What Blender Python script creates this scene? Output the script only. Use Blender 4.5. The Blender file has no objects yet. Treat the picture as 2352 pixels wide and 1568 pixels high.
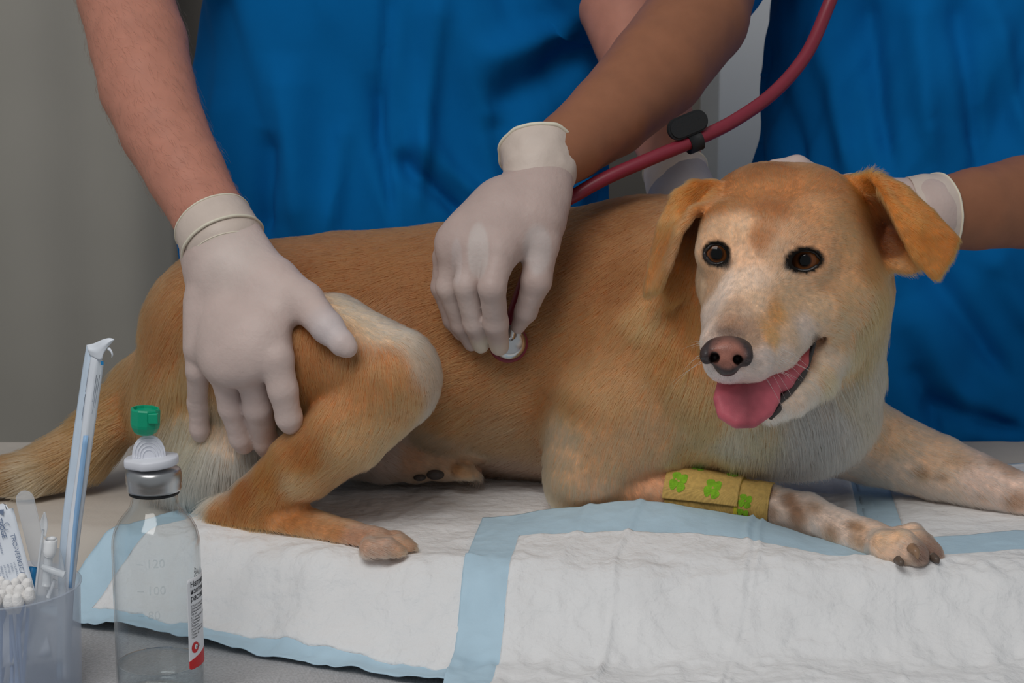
import bpy, bmesh, math, random
import numpy as np
from mathutils import Vector, Matrix
from mathutils.bvhtree import BVHTree

random.seed(7)
rng = np.random.default_rng(7)
SC = bpy.context.scene
COL = SC.collection

# ------------------------------------------------------------------ camera
CAM_Z, PITCH, FPX = 0.41, math.radians(10.0), 4247.0
CP, SP = math.cos(PITCH), math.sin(PITCH)
cam_data = bpy.data.cameras.new('camera')
cam_data.sensor_width = 36.0
cam_data.lens = FPX / 2352.0 * 36.0
cam_data.clip_start = 0.05
cam = bpy.data.objects.new('camera', cam_data)
COL.objects.link(cam)
cam.location = (0, 0, CAM_Z)
cam.rotation_euler = (math.pi / 2 - PITCH, 0, 0)
SC.camera = cam
cam_data.dof.use_dof = True
cam_data.dof.focus_distance = 1.38
cam_data.dof.aperture_fstop = 18.0

# ------------------------------------------------------------------ world, daylight, exposure
SC.view_settings.view_transform = 'Standard'
SC.view_settings.look = 'None'
SC.view_settings.gamma = 1.0
SC.view_settings.use_curve_mapping = False
SC.view_settings.exposure = -0.18
SC.cycles.use_light_tree = False
SC.cycles.max_bounces = 6
SC.cycles.diffuse_bounces = 3
SC.cycles.glossy_bounces = 3
SC.cycles.transmission_bounces = 5
SC.cycles.transparent_max_bounces = 16
SC.cycles.adaptive_threshold = 0.05
world = bpy.data.worlds.new('room_daylight')
SC.world = world
world.use_nodes = True
wbg = world.node_tree.nodes['Background']
wbg.inputs[0].default_value = (0.90, 0.95, 1.0, 1)
wbg.inputs[1].default_value = 0.33

def area_light(name, loc, target, sx, sy, power, color):
    ld = bpy.data.lights.new(name, 'AREA')
    ld.shape = 'RECTANGLE'
    ld.size, ld.size_y = sx, sy
    ld.energy = power
    ld.color = color
    o = bpy.data.objects.new(name, ld)
    COL.objects.link(o)
    o.location = loc
    o.rotation_euler = (Vector(target) - Vector(loc)).to_track_quat('-Z', 'Y').to_euler()
    return o
area_light('window_daylight', (-0.55, 0.10, 1.75), (0.05, 1.5, 0.1), 1.2, 1.0, 23.0, (1.0, 0.97, 0.94))

# ------------------------------------------------------------------ helpers
def P(px, py, Y):
    """world point at distance Y in front of the camera (metres) seen at a measured spot of the 2352x1568 frame"""
    a, b = (px - 1176.0) / FPX, (784.0 - py) / FPX
    t = Y / (CP + b * SP)
    return np.array((t * a, Y, CAM_Z + t * (-SP + b * CP)))

def M(n, Y):
    """n pixels at distance Y in metres"""
    return n * Y / CP / FPX

def tag(o, label=None, cat=None, group=None, kind=None):
    if label: o['label'] = label
    if cat: o['category'] = cat
    if group: o['group'] = group
    if kind: o['kind'] = kind
    return o

def empty(name, loc, label=None, cat=None, group=None):
    o = bpy.data.objects.new(name, None)
    o.empty_display_size = 0.05
    COL.objects.link(o)
    o.location = loc
    bpy.context.view_layer.update()
    return tag(o, label, cat, group)

def link(name, me, mat, parent=None, smooth=True):
    o = bpy.data.objects.new(name, me)
    COL.objects.link(o)
    if mat is not None:
        if isinstance(mat, (list, tuple)):
            for m in mat: me.materials.append(m)
        elif not me.materials:
            me.materials.append(mat)
    if parent is not None:
        o.parent = parent
        o.matrix_parent_inverse = Matrix.Translation(-Vector(world_loc(parent)))
    if smooth and hasattr(me, 'polygons') and len(me.polygons):
        me.polygons.foreach_set('use_smooth', np.ones(len(me.polygons), dtype=bool))
    return o

def world_loc(o):
    v = Vector(o.location)
    # parts are built in world coordinates: parents carry only a translation
    if o.parent is not None:
        return v + o.matrix_parent_inverse.translation + world_loc(o.parent)
    return v

def mesh_np(name, verts, faces):
    """mesh from an (n,3) array and a list/array of faces"""
    me = bpy.data.meshes.new(name)
    verts = np.asarray(verts, dtype=np.float32)
    if isinstance(faces, np.ndarray):
        k = faces.shape[1]
        me.vertices.add(len(verts)); me.vertices.foreach_set('co', verts.ravel())
        me.loops.add(faces.size); me.loops.foreach_set('vertex_index', faces.astype(np.int32).ravel())
        me.polygons.add(len(faces))
        me.polygons.foreach_set('loop_start', np.arange(0, faces.size, k, dtype=np.int32))
        me.polygons.foreach_set('loop_total', np.full(len(faces), k, dtype=np.int32))
        me.update(calc_edges=True)
    else:
        me.from_pydata([tuple(map(float, v)) for v in verts], [], faces)
        me.update()
    return me

def grid_faces(nu, nv, close_u=False, close_v=False):
    iu = np.arange(nu if close_u else nu - 1); iv = np.arange(nv if close_v else nv - 1)
    a, b = np.meshgrid(iu, iv, indexing='ij')
    a2, b2 = (a + 1) % nu, (b + 1) % nv
    return np.stack([a * nv + b, a2 * nv + b, a2 * nv + b2, a * nv + b2], -1).reshape(-1, 4)

def sheet(name, top, thick, mat, parent=None, flip=False, mat_top=None):
    """closed thin slab from a (nu,nv,3) grid of points (top side), thickness along -z normal"""
    nu, nv, _ = top.shape
    du = np.gradient(top, axis=0); dv = np.gradient(top, axis=1)
    n = np.cross(du, dv); n /= np.linalg.norm(n, axis=-1, keepdims=True) + 1e-12
    if flip: n = -n
    bot = top - n * thick
    V = np.concatenate([top.reshape(-1, 3), bot.reshape(-1, 3)])
    f = grid_faces(nu, nv)
    g = f[:, ::-1] + nu * nv
    if flip: f, g = f[:, ::-1], g[:, ::-1]
    N = nu * nv
    idx = np.arange(N).reshape(nu, nv)
    rim = np.concatenate([idx[:, 0], idx[-1, 1:], idx[-2::-1, -1], idx[0, -2:0:-1]])
    r2 = np.roll(rim, -1)
    s = np.stack([rim, rim + N, r2 + N, r2], -1)
    if flip: s = s[:, ::-1]
    me = mesh_np(name, V, np.concatenate([f, g, s]))
    return link(name, me, mat, parent)

def tube(name, pts, radii, mat, parent=None, seg=12, sub=6, caps=True, squash=None):
    """round tube through pts (Catmull-Rom) with given radii"""
    V, F = tube_geo(pts, radii, seg, sub, caps, squash)
    return link(name, mesh_np(name, V, F), mat, parent)

def spline(pts, vals=None, sub=6):
    pts = np.asarray(pts, float)
    n = len(pts)
    if n < 3:
        t = np.linspace(0, 1, sub + 1)[:, None]
        out = pts[0] * (1 - t) + pts[1] * t
        if vals is None: return out
        v = np.asarray(vals, float)
        return out, v[0] * (1 - t[:, 0]) + v[1] * t[:, 0]
    q = np.concatenate([[2 * pts[0] - pts[1]], pts, [2 * pts[-1] - pts[-2]]])
    out = []; vo = []
    for i in range(n - 1):
        p0, p1, p2, p3 = q[i:i + 4]
        for s in range(sub):
            t = s / sub
            out.append(0.5 * ((2 * p1) + (-p0 + p2) * t + (2 * p0 - 5 * p1 + 4 * p2 - p3) * t * t + (-p0 + 3 * p1 - 3 * p2 + p3) * t ** 3))
            if vals is not None: vo.append(vals[i] * (1 - t) + vals[i + 1] * t)
    out.append(pts[-1])
    if vals is None: return np.array(out)
    vo.append(vals[-1])
    return np.array(out), np.array(vo)

def frames(c):
    t = np.gradient(c, axis=0); t /= np.linalg.norm(t, axis=1, keepdims=True) + 1e-12
    ref = np.array((0, 0, 1.0)) if abs(t[0][2]) < 0.9 else np.array((0, 1.0, 0))
    u = np.cross(ref, t[0]); u /= np.linalg.norm(u)
    U = [u]
    for i in range(1, len(c)):
        u = U[-1] - t[i] * np.dot(U[-1], t[i]); u /= np.linalg.norm(u); U.append(u)
    U = np.array(U)
    return t, U, np.cross(t, U)

def tube_geo(pts, radii, seg=12, sub=6, caps=True, squash=None):
    if np.isscalar(radii): radii = [radii] * len(pts)
    c, r = spline(pts, radii, sub)
    t, U, W = frames(c)
    th = np.linspace(0, 2 * math.pi, seg, endpoint=False)
    ring = np.cos(th)[None, :, None] * U[:, None] + np.sin(th)[None, :, None] * W[:, None]
    V = (c[:, None] + ring * r[:, None, None])
    n = len(c)
    V = V.reshape(-1, 3)
    F = [tuple(x) for x in grid_faces(n, seg, close_v=True)]
    if caps:
        V = np.concatenate([V, c[:1], c[-1:]])
        b, e = n * seg, n * seg + 1
        for j in range(seg):
            F.append((b, (j + 1) % seg, j)); F.append((e, (n - 1) * seg + j, (n - 1) * seg + (j + 1) % seg))
    return V, F

def lathe(name, prof, mat, center, parent=None, seg=48, axis=None, caps=(False, False), smooth=True):
    """profile [(r,z)] turned around an axis through center"""
    prof = np.asarray(prof, float)
    th = np.linspace(0, 2 * math.pi, seg, endpoint=False)
    V = np.stack([prof[:, 0][:, None] * np.cos(th), prof[:, 0][:, None] * np.sin(th), np.repeat(prof[:, 1][:, None], seg, 1)], -1).reshape(-1, 3)
    F = [tuple(x[::-1]) for x in grid_faces(len(prof), seg, close_v=True)]
    if caps[0]: F.append(tuple(range(seg)))
    if caps[1]: F.append(tuple(reversed(range((len(prof) - 1) * seg, len(prof) * seg))))
    if axis is not None:
        q = Vector((0, 0, 1)).rotation_difference(Vector(axis)).to_matrix()
        V = V @ np.array(q).T
    V = V + np.asarray(center, float)
    return link(name, mesh_np(name, V, F), mat, parent, smooth)

# ------------------------------------------------------------------ implicit surfaces (smooth unions of tapered limbs)
class Field:
    def __init__(self, lo, hi, h):
        self.lo = np.asarray(lo, float); self.h = h
        n = np.ceil((np.asarray(hi, float) - self.lo) / h).astype(int) + 1
        self.n = n
        self.D = np.full(n, 0.05, dtype=np.float32)
        self.ax = [(self.lo[i] + np.arange(n[i]) * h).astype(np.float32) for i in range(3)]

    def _box(self, lo, hi, m):
        i0 = np.clip(np.floor((lo - m - self.lo) / self.h).astype(int), 0, self.n - 1)
        i1 = np.clip(np.ceil((hi + m - self.lo) / self.h).astype(int) + 1, 1, self.n)
        sl = tuple(slice(a, b) for a, b in zip(i0, i1))
        x, y, z = (self.ax[i][sl[i]] for i in range(3))
        return sl, x[:, None, None], y[None, :, None], z[None, None, :]

    def _mix(self, sl, b, k, op):
        a = self.D[sl]
        if op == 'u':
            r = np.minimum(a, b)
            if k > 0:
                h = np.maximum(k - np.abs(a - b), 0); r = r - h * h / (4 * k)
        else:                               # smooth subtraction
            r = np.maximum(a, -b)
            if k > 0:
                h = np.maximum(k - np.abs(a + b), 0); r = r + h * h / (4 * k)
        self.D[sl] = r

    def limb(self, pts, k=0.01, op='u', squash=None):
        """chain of tapered segments, pts = [(xyz, radius)...]; the chain itself joins into one distance first"""
        C = np.array([p for p, r in pts]); R = np.array([r for p, r in pts])
        m = k + 3 * self.h
        lo = (C - R[:, None]).min(0); hi = (C + R[:, None]).max(0)
        sl, x, y, z = self._box(lo, hi, m)
        d = None
        for i in range(max(1, len(pts) - 1)):
            a, ra = C[i], R[i]
            b, rb = (C[i + 1], R[i + 1]) if len(pts) > 1 else (C[i], R[i])
            ab = b - a; L2 = float(ab @ ab)
            px, py, pz = x - a[0], y - a[1], z - a[2]
            if L2 < 1e-12:
                t = np.float32(0)
                vx, vy, vz = px, py, pz
            else:
                t = np.clip((px * ab[0] + py * ab[1] + pz * ab[2]) / L2, 0, 1)
                vx, vy, vz = px - t * ab[0], py - t * ab[1], pz - t * ab[2]
            if squash is not None:
                n, s = squash
                w = (vx * n[0] + vy * n[1] + vz * n[2]) * (1 / s - 1)
                vx, vy, vz = vx + w * n[0], vy + w * n[1], vz + w * n[2]
            e = np.sqrt(vx * vx + vy * vy + vz * vz) - (ra + t * (rb - ra))
            if squash is not None: e = e * min(1.0, squash[1])
            if d is None: d = e
            else:
                kk = 0.004
                h = np.maximum(kk - np.abs(d - e), 0); d = np.minimum(d, e) - h * h / (4 * kk)
        self._mix(sl, d.astype(np.float32), k, op)

    def ell(self, c, r, k=0.01, op='u', rot=None):
        """ellipsoid at c with radii r (3,), rot = 3x3 with the axes as columns"""
        c = np.asarray(c, float); r = np.asarray(r, float)
        Rm = np.eye(3) if rot is None else np.asarray(rot, float)
        ext = np.sqrt((Rm ** 2) @ (r ** 2))
        sl, x, y, z = self._box(c - ext, c + ext, k + 3 * self.h)
        px, py, pz = x - c[0], y - c[1], z - c[2]
        q = [px * Rm[0, i] + py * Rm[1, i] + pz * Rm[2, i] for i in range(3)]
        k0 = np.sqrt(sum((q[i] / r[i]) ** 2 for i in range(3)))
        k1 = np.sqrt(sum((q[i] / r[i] ** 2) ** 2 for i in range(3))) + 1e-9
        self._mix(sl, (k0 * (k0 - 1) / k1).astype(np.float32), k, op)

    def tris(self, pts, tri, rad, k=0.004):
        """thin rounded sheet of triangles; rad per point"""
        pts = np.asarray(pts, float); rad = np.broadcast_to(np.asarray(rad, float), (len(pts),))
        m = k + 3 * self.h + rad.max()
        sl, x, y, z = self._box(pts.min(0), pts.max(0), m)
        X, Y, Z = np.broadcast_arrays(x, y, z)
        Q = np.stack([X, Y, Z], -1).reshape(-1, 3).astype(np.float64)
        best = np.full(len(Q), 1.0)
        for (i, j, l) in tri:
            a, b, c = pts[i], pts[j], pts[l]
            e0, e1 = b - a, c - a
            v = Q - a
            d00, d01, d11 = e0 @ e0, e0 @ e1, e1 @ e1
            d20, d21 = v @ e0, v @ e1
            den = d00 * d11 - d01 * d01
            if abs(den) < 1e-16: continue
            s = (d11 * d20 - d01 * d21) / den; t = (d00 * d21 - d01 * d20) / den
            ins = (s >= 0) & (t >= 0) & (s + t <= 1)
            # closest points on edges
            bw = np.stack([1 - s - t, s, t], -1)
            dist = np.full(len(Q), 9.0); W = bw.copy()
            n = np.cross(e0, e1); n /= np.linalg.norm(n)
            dist[ins] = np.abs(v[ins] @ n)
            o = ~ins
            for (p, q, ip, iq) in ((a, b, 0, 1), (b, c, 1, 2), (c, a, 2, 0)):
                pq = q - p
                tt = np.clip(((Q[o] - p) @ pq) / (pq @ pq), 0, 1)
                dd = np.linalg.norm(Q[o] - p - tt[:, None] * pq, axis=1)
                w = np.zeros((len(dd), 3)); w[:, ip] = 1 - tt; w[:, iq] = tt
                better = dd < dist[o]
                io = np.nonzero(o)[0][better]
                dist[io] = dd[better]; W[io] = w[better]
            r = W @ rad[[i, j, l]]
            best = np.minimum(best, dist - r)
        self._mix(sl, best.reshape(X.shape).astype(np.float32), k, 'u')

    def flat_floor(self, z0, k=0.004):
        """cut everything below z0"""
        sl = (slice(None), slice(None), slice(None))
        b = (z0 - self.ax[2])[None, None, :]
        a = self.D
        r = np.maximum(a, b)
        h = np.maximum(k - np.abs(a - b), 0)
        self.D = (r + h * h / (4 * k)).astype(np.float32)

    def mesh(self, name, smooth=2):
        V, F = surface_nets(self.D, self.lo, self.h)
        V = relax(V, F, smooth)
        return mesh_np(name, V, F), V, F

def surface_nets(D, lo, h):
    s = D < 0
    nx, ny, nz = D.shape
    c = np.zeros((nx - 1, ny - 1, nz - 1), np.int8)
    for dx in (0, 1):
        for dy in (0, 1):
            for dz in (0, 1):
                c += s[dx:nx - 1 + dx, dy:ny - 1 + dy, dz:nz - 1 + dz]
    act = np.argwhere((c > 0) & (c < 8))
    idx = np.full(c.shape, -1, np.int32)
    idx[act[:, 0], act[:, 1], act[:, 2]] = np.arange(len(act))
    acc = np.zeros((len(act), 3)); cnt = np.zeros(len(act))
    cor = [(i, j, k) for i in (0, 1) for j in (0, 1) for k in (0, 1)]
    val = {q: D[act[:, 0] + q[0], act[:, 1] + q[1], act[:, 2] + q[2]].astype(np.float64) for q in cor}
    for q in cor:
        for a in range(3):
            if q[a] == 1: continue
            p = list(q); p[a] = 1; p = tuple(p)
            v0, v1 = val[q], val[p]
            m = (v0 < 0) != (v1 < 0)
            t = np.where(m, v0 / np.where(m, v0 - v1, 1), 0)
            pos = np.tile(np.array(q, float), (len(act), 1)); pos[:, a] += t
            acc += pos * m[:, None]; cnt += m
    V = lo + (act + acc / cnt[:, None]) * h
    Fs = []
    for a in range(3):
        b, d = (a + 1) % 3, (a + 2) % 3
        sh = [slice(None)] * 3; sh2 = [slice(None)] * 3
        sh[a] = slice(0, -1); sh2[a] = slice(1, None)
        s0, s1 = s[tuple(sh)], s[tuple(sh2)]
        e = np.argwhere(s0 != s1)
        e = e[(e[:, b] > 0) & (e[:, d] > 0) & (e[:, b] < D.shape[b] - 1) & (e[:, d] < D.shape[d] - 1)]
        if not len(e): continue
        sgn = s0[e[:, 0], e[:, 1], e[:, 2]]
        def cell(db, dd):
            q = e.copy(); q[:, b] += db; q[:, d] += dd
            return idx[q[:, 0], q[:, 1], q[:, 2]]
        quad = np.stack([cell(-1, -1), cell(0, -1), cell(0, 0), cell(-1, 0)], -1)
        quad[~sgn] = quad[~sgn][:, ::-1]
        Fs.append(quad)
    F = np.concatenate(Fs)
    return V, F[(F >= 0).all(1)]

def relax(V, F, it):
    n = len(V)
    E = np.concatenate([F[:, [0, 1]], F[:, [1, 2]], F[:, [2, 3]], F[:, [3, 0]]])
    E = np.concatenate([E, E[:, ::-1]])
    deg = np.bincount(E[:, 0], minlength=n).astype(float)
    def lap(X):
        out = np.stack([np.bincount(E[:, 0], weights=X[E[:, 1], i], minlength=n) for i in range(3)], -1)
        return out / deg[:, None] - X
    for _ in range(it):
        V = V + 0.5 * lap(V)
        V = V - 0.52 * lap(V)
    return V

def vnormals(V, F):
    n = np.cross(V[F[:, 2]] - V[F[:, 0]], V[F[:, 3]] - V[F[:, 1]])
    N = np.zeros_like(V)
    for i in range(4):
        for a in range(3):
            N[:, a] += np.bincount(F[:, i], weights=n[:, a], minlength=len(V))
    return N / (np.linalg.norm(N, axis=1, keepdims=True) + 1e-12)

def set_col(me, name, arr):
    at = me.attributes.new(name, 'FLOAT_COLOR', 'POINT')
    a = np.ones((len(arr), 4), np.float32); a[:, :3] = arr
    at.data.foreach_set('color', a.ravel())

def lattice_noise(p, scale, seed=0):
    """smooth value noise in [-1,1] at points p"""
    r = np.random.default_rng(seed); T = r.uniform(-1, 1, 4096)
    q = np.asarray(p, float) / scale
    i = np.floor(q).astype(np.int64); f = q - i; f = f * f * (3 - 2 * f)
    out = 0
    for dx in (0, 1):
        for dy in (0, 1):
            for dz in (0, 1):
                hsh = ((i[..., 0] + dx) * 73856093 ^ (i[..., 1] + dy) * 19349663 ^ (i[..., 2] + dz) * 83492791) & 4095
                w = (f[..., 0] if dx else 1 - f[..., 0]) * (f[..., 1] if dy else 1 - f[..., 1]) * (f[..., 2] if dz else 1 - f[..., 2])
                out = out + T[hsh] * w
    return out
def sub_faces(F, keep):
    return F[keep]

# ------------------------------------------------------------------ materials
def srgb(r, g, b):
    f = lambda c: (c / 255 / 12.92) if c / 255 <= 0.04045 else ((c / 255 + 0.055) / 1.055) ** 2.4
    return (f(r), f(g), f(b))

def mat(name, color, rough=0.6, metal=0.0, noise=None, bump=None, spec=0.5, sss=0.0, sss_col=None, sheen=0.0, trans=0.0, ior=1.45, alpha=1.0, attr=None, coat=0.0):
    """principled material. noise=(scale, amount) mottles the colour; bump=[(kind, scale, strength, distance)]; attr = colour attribute"""
    m = bpy.data.materials.new(name); m.use_nodes = True
    nt = m.node_tree; b = nt.nodes['Principled BSDF']
    b.inputs['Base Color'].default_value = (*color, 1)
    b.inputs['Roughness'].default_value = rough
    b.inputs['Metallic'].default_value = metal
    b.inputs['Specular IOR Level'].default_value = spec
    b.inputs['IOR'].default_value = ior
    b.inputs['Transmission Weight'].default_value = trans
    b.inputs['Alpha'].default_value = alpha
    b.inputs['Coat Weight'].default_value = coat
    if sheen: b.inputs['Sheen Weight'].default_value = sheen
    if sss:
        b.inputs['Subsurface Weight'].default_value = sss
        b.inputs['Subsurface Radius'].default_value = sss_col or (0.01, 0.004, 0.002)
        b.inputs['Subsurface Scale'].default_value = 1.0
    tc = nt.nodes.new('ShaderNodeTexCoord')
    col = None
    if attr:
        a = nt.nodes.new('ShaderNodeAttribute'); a.attribute_name = attr; col = a.outputs['Color']
    if noise:
        n = nt.nodes.new('ShaderNodeTexNoise'); n.inputs['Scale'].default_value = noise[0]; n.inputs['Detail'].default_value = 4
        nt.links.new(tc.outputs['Object'], n.inputs['Vector'])
        hv = nt.nodes.new('ShaderNodeMapRange'); hv.inputs[1].default_value = 0.3; hv.inputs[2].default_value = 0.7
        hv.inputs[3].default_value = 1 - noise[1]; hv.inputs[4].default_value = 1 + noise[1]
        nt.links.new(n.outputs['Fac'], hv.inputs[0])
        mx = nt.nodes.new('ShaderNodeMix'); mx.data_type = 'RGBA'; mx.blend_type = 'MULTIPLY'; mx.inputs[0].default_value = 1
        if col is not None: nt.links.new(col, mx.inputs[6])
        else: mx.inputs[6].default_value = (*color, 1)
        nt.links.new(hv.outputs[0], mx.inputs[7]); col = mx.outputs[2]
    if col is not None: nt.links.new(col, b.inputs['Base Color'])
    prev = None
    for (kind, scale, strength, dist) in (bump or []):
        if kind == 'noise':
            t = nt.nodes.new('ShaderNodeTexNoise'); t.inputs['Detail'].default_value = 5
            out = t.outputs['Fac']
        elif kind == 'wave':
            t = nt.nodes.new('ShaderNodeTexWave'); t.bands_direction = 'X'; t.inputs['Distortion'].default_value = 1.0
            out = t.outputs['Fac']
        elif kind == 'voronoi':
            t = nt.nodes.new('ShaderNodeTexVoronoi'); out = t.outputs['Distance']
        elif kind == 'weave':
            t = nt.nodes.new('ShaderNodeTexWave'); t.bands_direction = 'X'; t.inputs['Scale'].default_value = scale
            t2 = nt.nodes.new('ShaderNodeTexWave'); t2.bands_direction = 'Y'; t2.inputs['Scale'].default_value = scale
            nt.links.new(tc.outputs['Object'], t.inputs['Vector']); nt.links.new(tc.outputs['Object'], t2.inputs['Vector'])
            ad = nt.nodes.new('ShaderNodeMath'); ad.operation = 'MAXIMUM'
            nt.links.new(t.outputs['Fac'], ad.inputs[0]); nt.links.new(t2.outputs['Fac'], ad.inputs[1]); out = ad.outputs[0]
        if kind != 'weave':
            t.inputs['Scale'].default_value = scale
            nt.links.new(tc.outputs['Object'], t.inputs['Vector'])
        bp = nt.nodes.new('ShaderNodeBump'); bp.inputs['Strength'].default_value = strength; bp.inputs['Distance'].default_value = dist
        nt.links.new(out, bp.inputs['Height'])
        if prev is not None: nt.links.new(prev, bp.inputs['Normal'])
        prev = bp.outputs['Normal']
    if prev is not None: nt.links.new(prev, b.inputs['Normal'])
    return m
# ------------------------------------------------------------------ the room
FLOOR_Z = -0.86
m_wall = mat('painted_wall', srgb(150, 142, 132), rough=0.9, noise=(3, 0.05))
m_floor = mat('grey_floor', srgb(120, 116, 110), rough=0.6, noise=(6, 0.15))
m_trim = mat('white_trim', srgb(228, 230, 232), rough=0.5, noise=(4, 0.03))

def box(name, lo, hi, m, parent=None, bevel=0.0):
    bm = bmesh.new(); bmesh.ops.create_cube(bm, size=1)
    lo, hi = np.array(lo, float), np.array(hi, float)
    for v in bm.verts: v.co = Vector((lo + hi) / 2 + np.array(v.co) * (hi - lo))
    if bevel: bmesh.ops.bevel(bm, geom=bm.edges, offset=bevel, segments=3, profile=0.5, affect='EDGES')
    me = bpy.data.meshes.new(name); bm.to_mesh(me); bm.free()
    return link(name, me, m, parent, smooth=False)

tag(box('floor', (-3, -1.5, FLOOR_Z - 0.05), (3, 3.0, FLOOR_Z), m_floor), kind='structure')
tag(box('wall_back', (-3, 2.75, FLOOR_Z), (3, 2.85, 2.0), m_wall), kind='structure')
# white pilaster behind the two people: return and face
tag(box('trim_1', (P(1650, 300, 2.5)[0], 2.5, FLOOR_Z), (P(1900, 300, 2.5)[0], 2.75, 2.0), m_trim, bevel=0.004), kind='structure')

# grey curtain hanging on the side of the room
cu = np.linspace(0, 1, 160); cv = np.linspace(0, 1, 12)
x0, x1 = -2.2, P(392, 40, 2.35)[0]
CU, CV = np.meshgrid(cu, cv, indexing='ij')
cx = x0 + (x1 - x0) * CU
cy = 2.35 + 0.009 * np.sin(CU * 70 + 1.5 * np.sin(CU * 19)) + 0.008 * np.sin(CU * 31 + 2 * CV)
cz = FLOOR_Z + 0.02 + CV * 2.6
top = np.stack([cx, cy, cz], -1)
cur = sheet('curtain', top, 0.003, mat('curtain_cloth', srgb(166, 162, 153), rough=0.95, noise=(2.5, 0.10), bump=[('weave', 260, 0.15, 0.0003)]))
tag(cur, 'grey taupe curtain hanging in soft folds behind the gloved hand', 'curtain')

# ------------------------------------------------------------------ table, cushion, cloths
TABLE_Z = -0.062
def smooth01(t):
    t = np.clip(t, 0, 1); return t * t * (3 - 2 * t)
def edge_y(X):
    """where the cushion top starts to fall towards the camera"""
    xs = np.array((-1.0, -0.36, -0.236, -0.16, -0.07, 0.05, 0.3, 1.0))
    ys = np.array((1.50, 1.478, 1.440, 1.395, 1.362, 1.350, 1.345, 1.345))
    return np.interp(X, xs, ys)
def cushion_z(X, Y):
    e = edge_y(X)
    front = smooth01((e - Y) / 0.085)
    rear = smooth01((Y - 1.775) / 0.03)
    return (TABLE_Z + 0.002) * np.maximum(front, rear)

m_wood = mat('table_board', srgb(120, 96, 70), rough=0.6, noise=(8, 0.2))
m_metal = mat('table_steel', srgb(150, 150, 150), rough=0.4, metal=0.8)
tb = empty('examination_table', (0, 1.4, FLOOR_Z), 'long table that carries the dog, covered with grey cloth', 'table')
box('table_top', (-1.0, 0.98, TABLE_Z - 0.035), (1.0, 1.80, TABLE_Z - 0.004), m_wood, tb, 0.004)
for sx in (-0.92, 0.92):
    for sy in (1.05, 1.73):
        tube('leg', [(sx, sy, FLOOR_Z), (sx, sy, TABLE_Z - 0.03)], 0.022, m_metal, tb, seg=16)

def draped(name, xs, ys, zf, thick, m, parent=None):
    X, Y = np.meshgrid(xs, ys, indexing='ij')
    return sheet(name, np.stack([X, Y, zf(X, Y)], -1), thick, m, parent)

m_cloth = mat('grey_tablecloth', srgb(186, 186, 188), rough=0.95, noise=(420, 0.16), bump=[('weave', 300, 0.6, 0.0005), ('noise', 60, 0.2, 0.002)])
m_sheet = mat('beige_sheet', srgb(196, 188, 178), rough=0.95, noise=(9, 0.08), bump=[('weave', 300, 0.3, 0.0003), ('noise', 40, 0.3, 0.004)])
def zt(X, Y):
    q = np.stack([X, Y, 0 * X], -1)
    return TABLE_Z + 0.0006 * lattice_noise(q, 0.06, 51) - 0.25 * smooth01((1.02 - Y) / 0.04) * 0.8
tc = draped('tablecloth', np.linspace(-1.02, 1.02, 120), np.linspace(0.98, 1.82, 120), zt, 0.002, m_cloth)
tag(tc, 'dark grey woven tablecloth under the bottle and the cup', 'tablecloth')
def over_cushion(nx, ny, hw, front, zf):
    X, V = np.meshgrid(np.linspace(-hw, hw, nx), np.linspace(0, 1, ny), indexing='ij')
    y0 = edge_y(X) - front
    Y = y0 + (1.802 - y0) * V
    return np.stack([X, Y, zf(X, Y)], -1)
cs = sheet('cushion', over_cushion(160, 90, 0.985, 0.050, lambda X, Y: np.maximum(cushion_z(X, Y) - 0.008, TABLE_Z + 0.0012)), 0.0008, mat('cushion_foam', srgb(200, 195, 185), rough=0.9))
tag(cs, 'thin padded cushion hidden under the beige sheet on the table', 'cushion')
def zs(X, Y):
    q = np.stack([X, Y * 0.6, 0 * X], -1)
    return cushion_z(X, Y) + 0.0009 * lattice_noise(q, 0.045, 52) + 0.0004 * lattice_noise(q, 0.015, 53) - 0.0030
sh = sheet('bed_sheet', over_cushion(260, 150, 1.0, 0.056, zs), 0.0010, m_sheet)
tag(sh, 'beige grey sheet spread over the cushion behind the dog', 'sheet')

# absorbent pads: blue backing film and white quilted layer
m_back = mat('pad_backing', srgb(186, 214, 230), rough=0.65, noise=(40, 0.04), bump=[('noise', 160, 0.35, 0.0015)])
m_pad = mat('pad_absorbent', srgb(236, 236, 236), rough=0.9, noise=(25, 0.025), bump=[('voronoi', 260, 0.12, 0.0010), ('noise', 70, 0.6, 0.005), ('noise', 24, 0.6, 0.012)])

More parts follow.
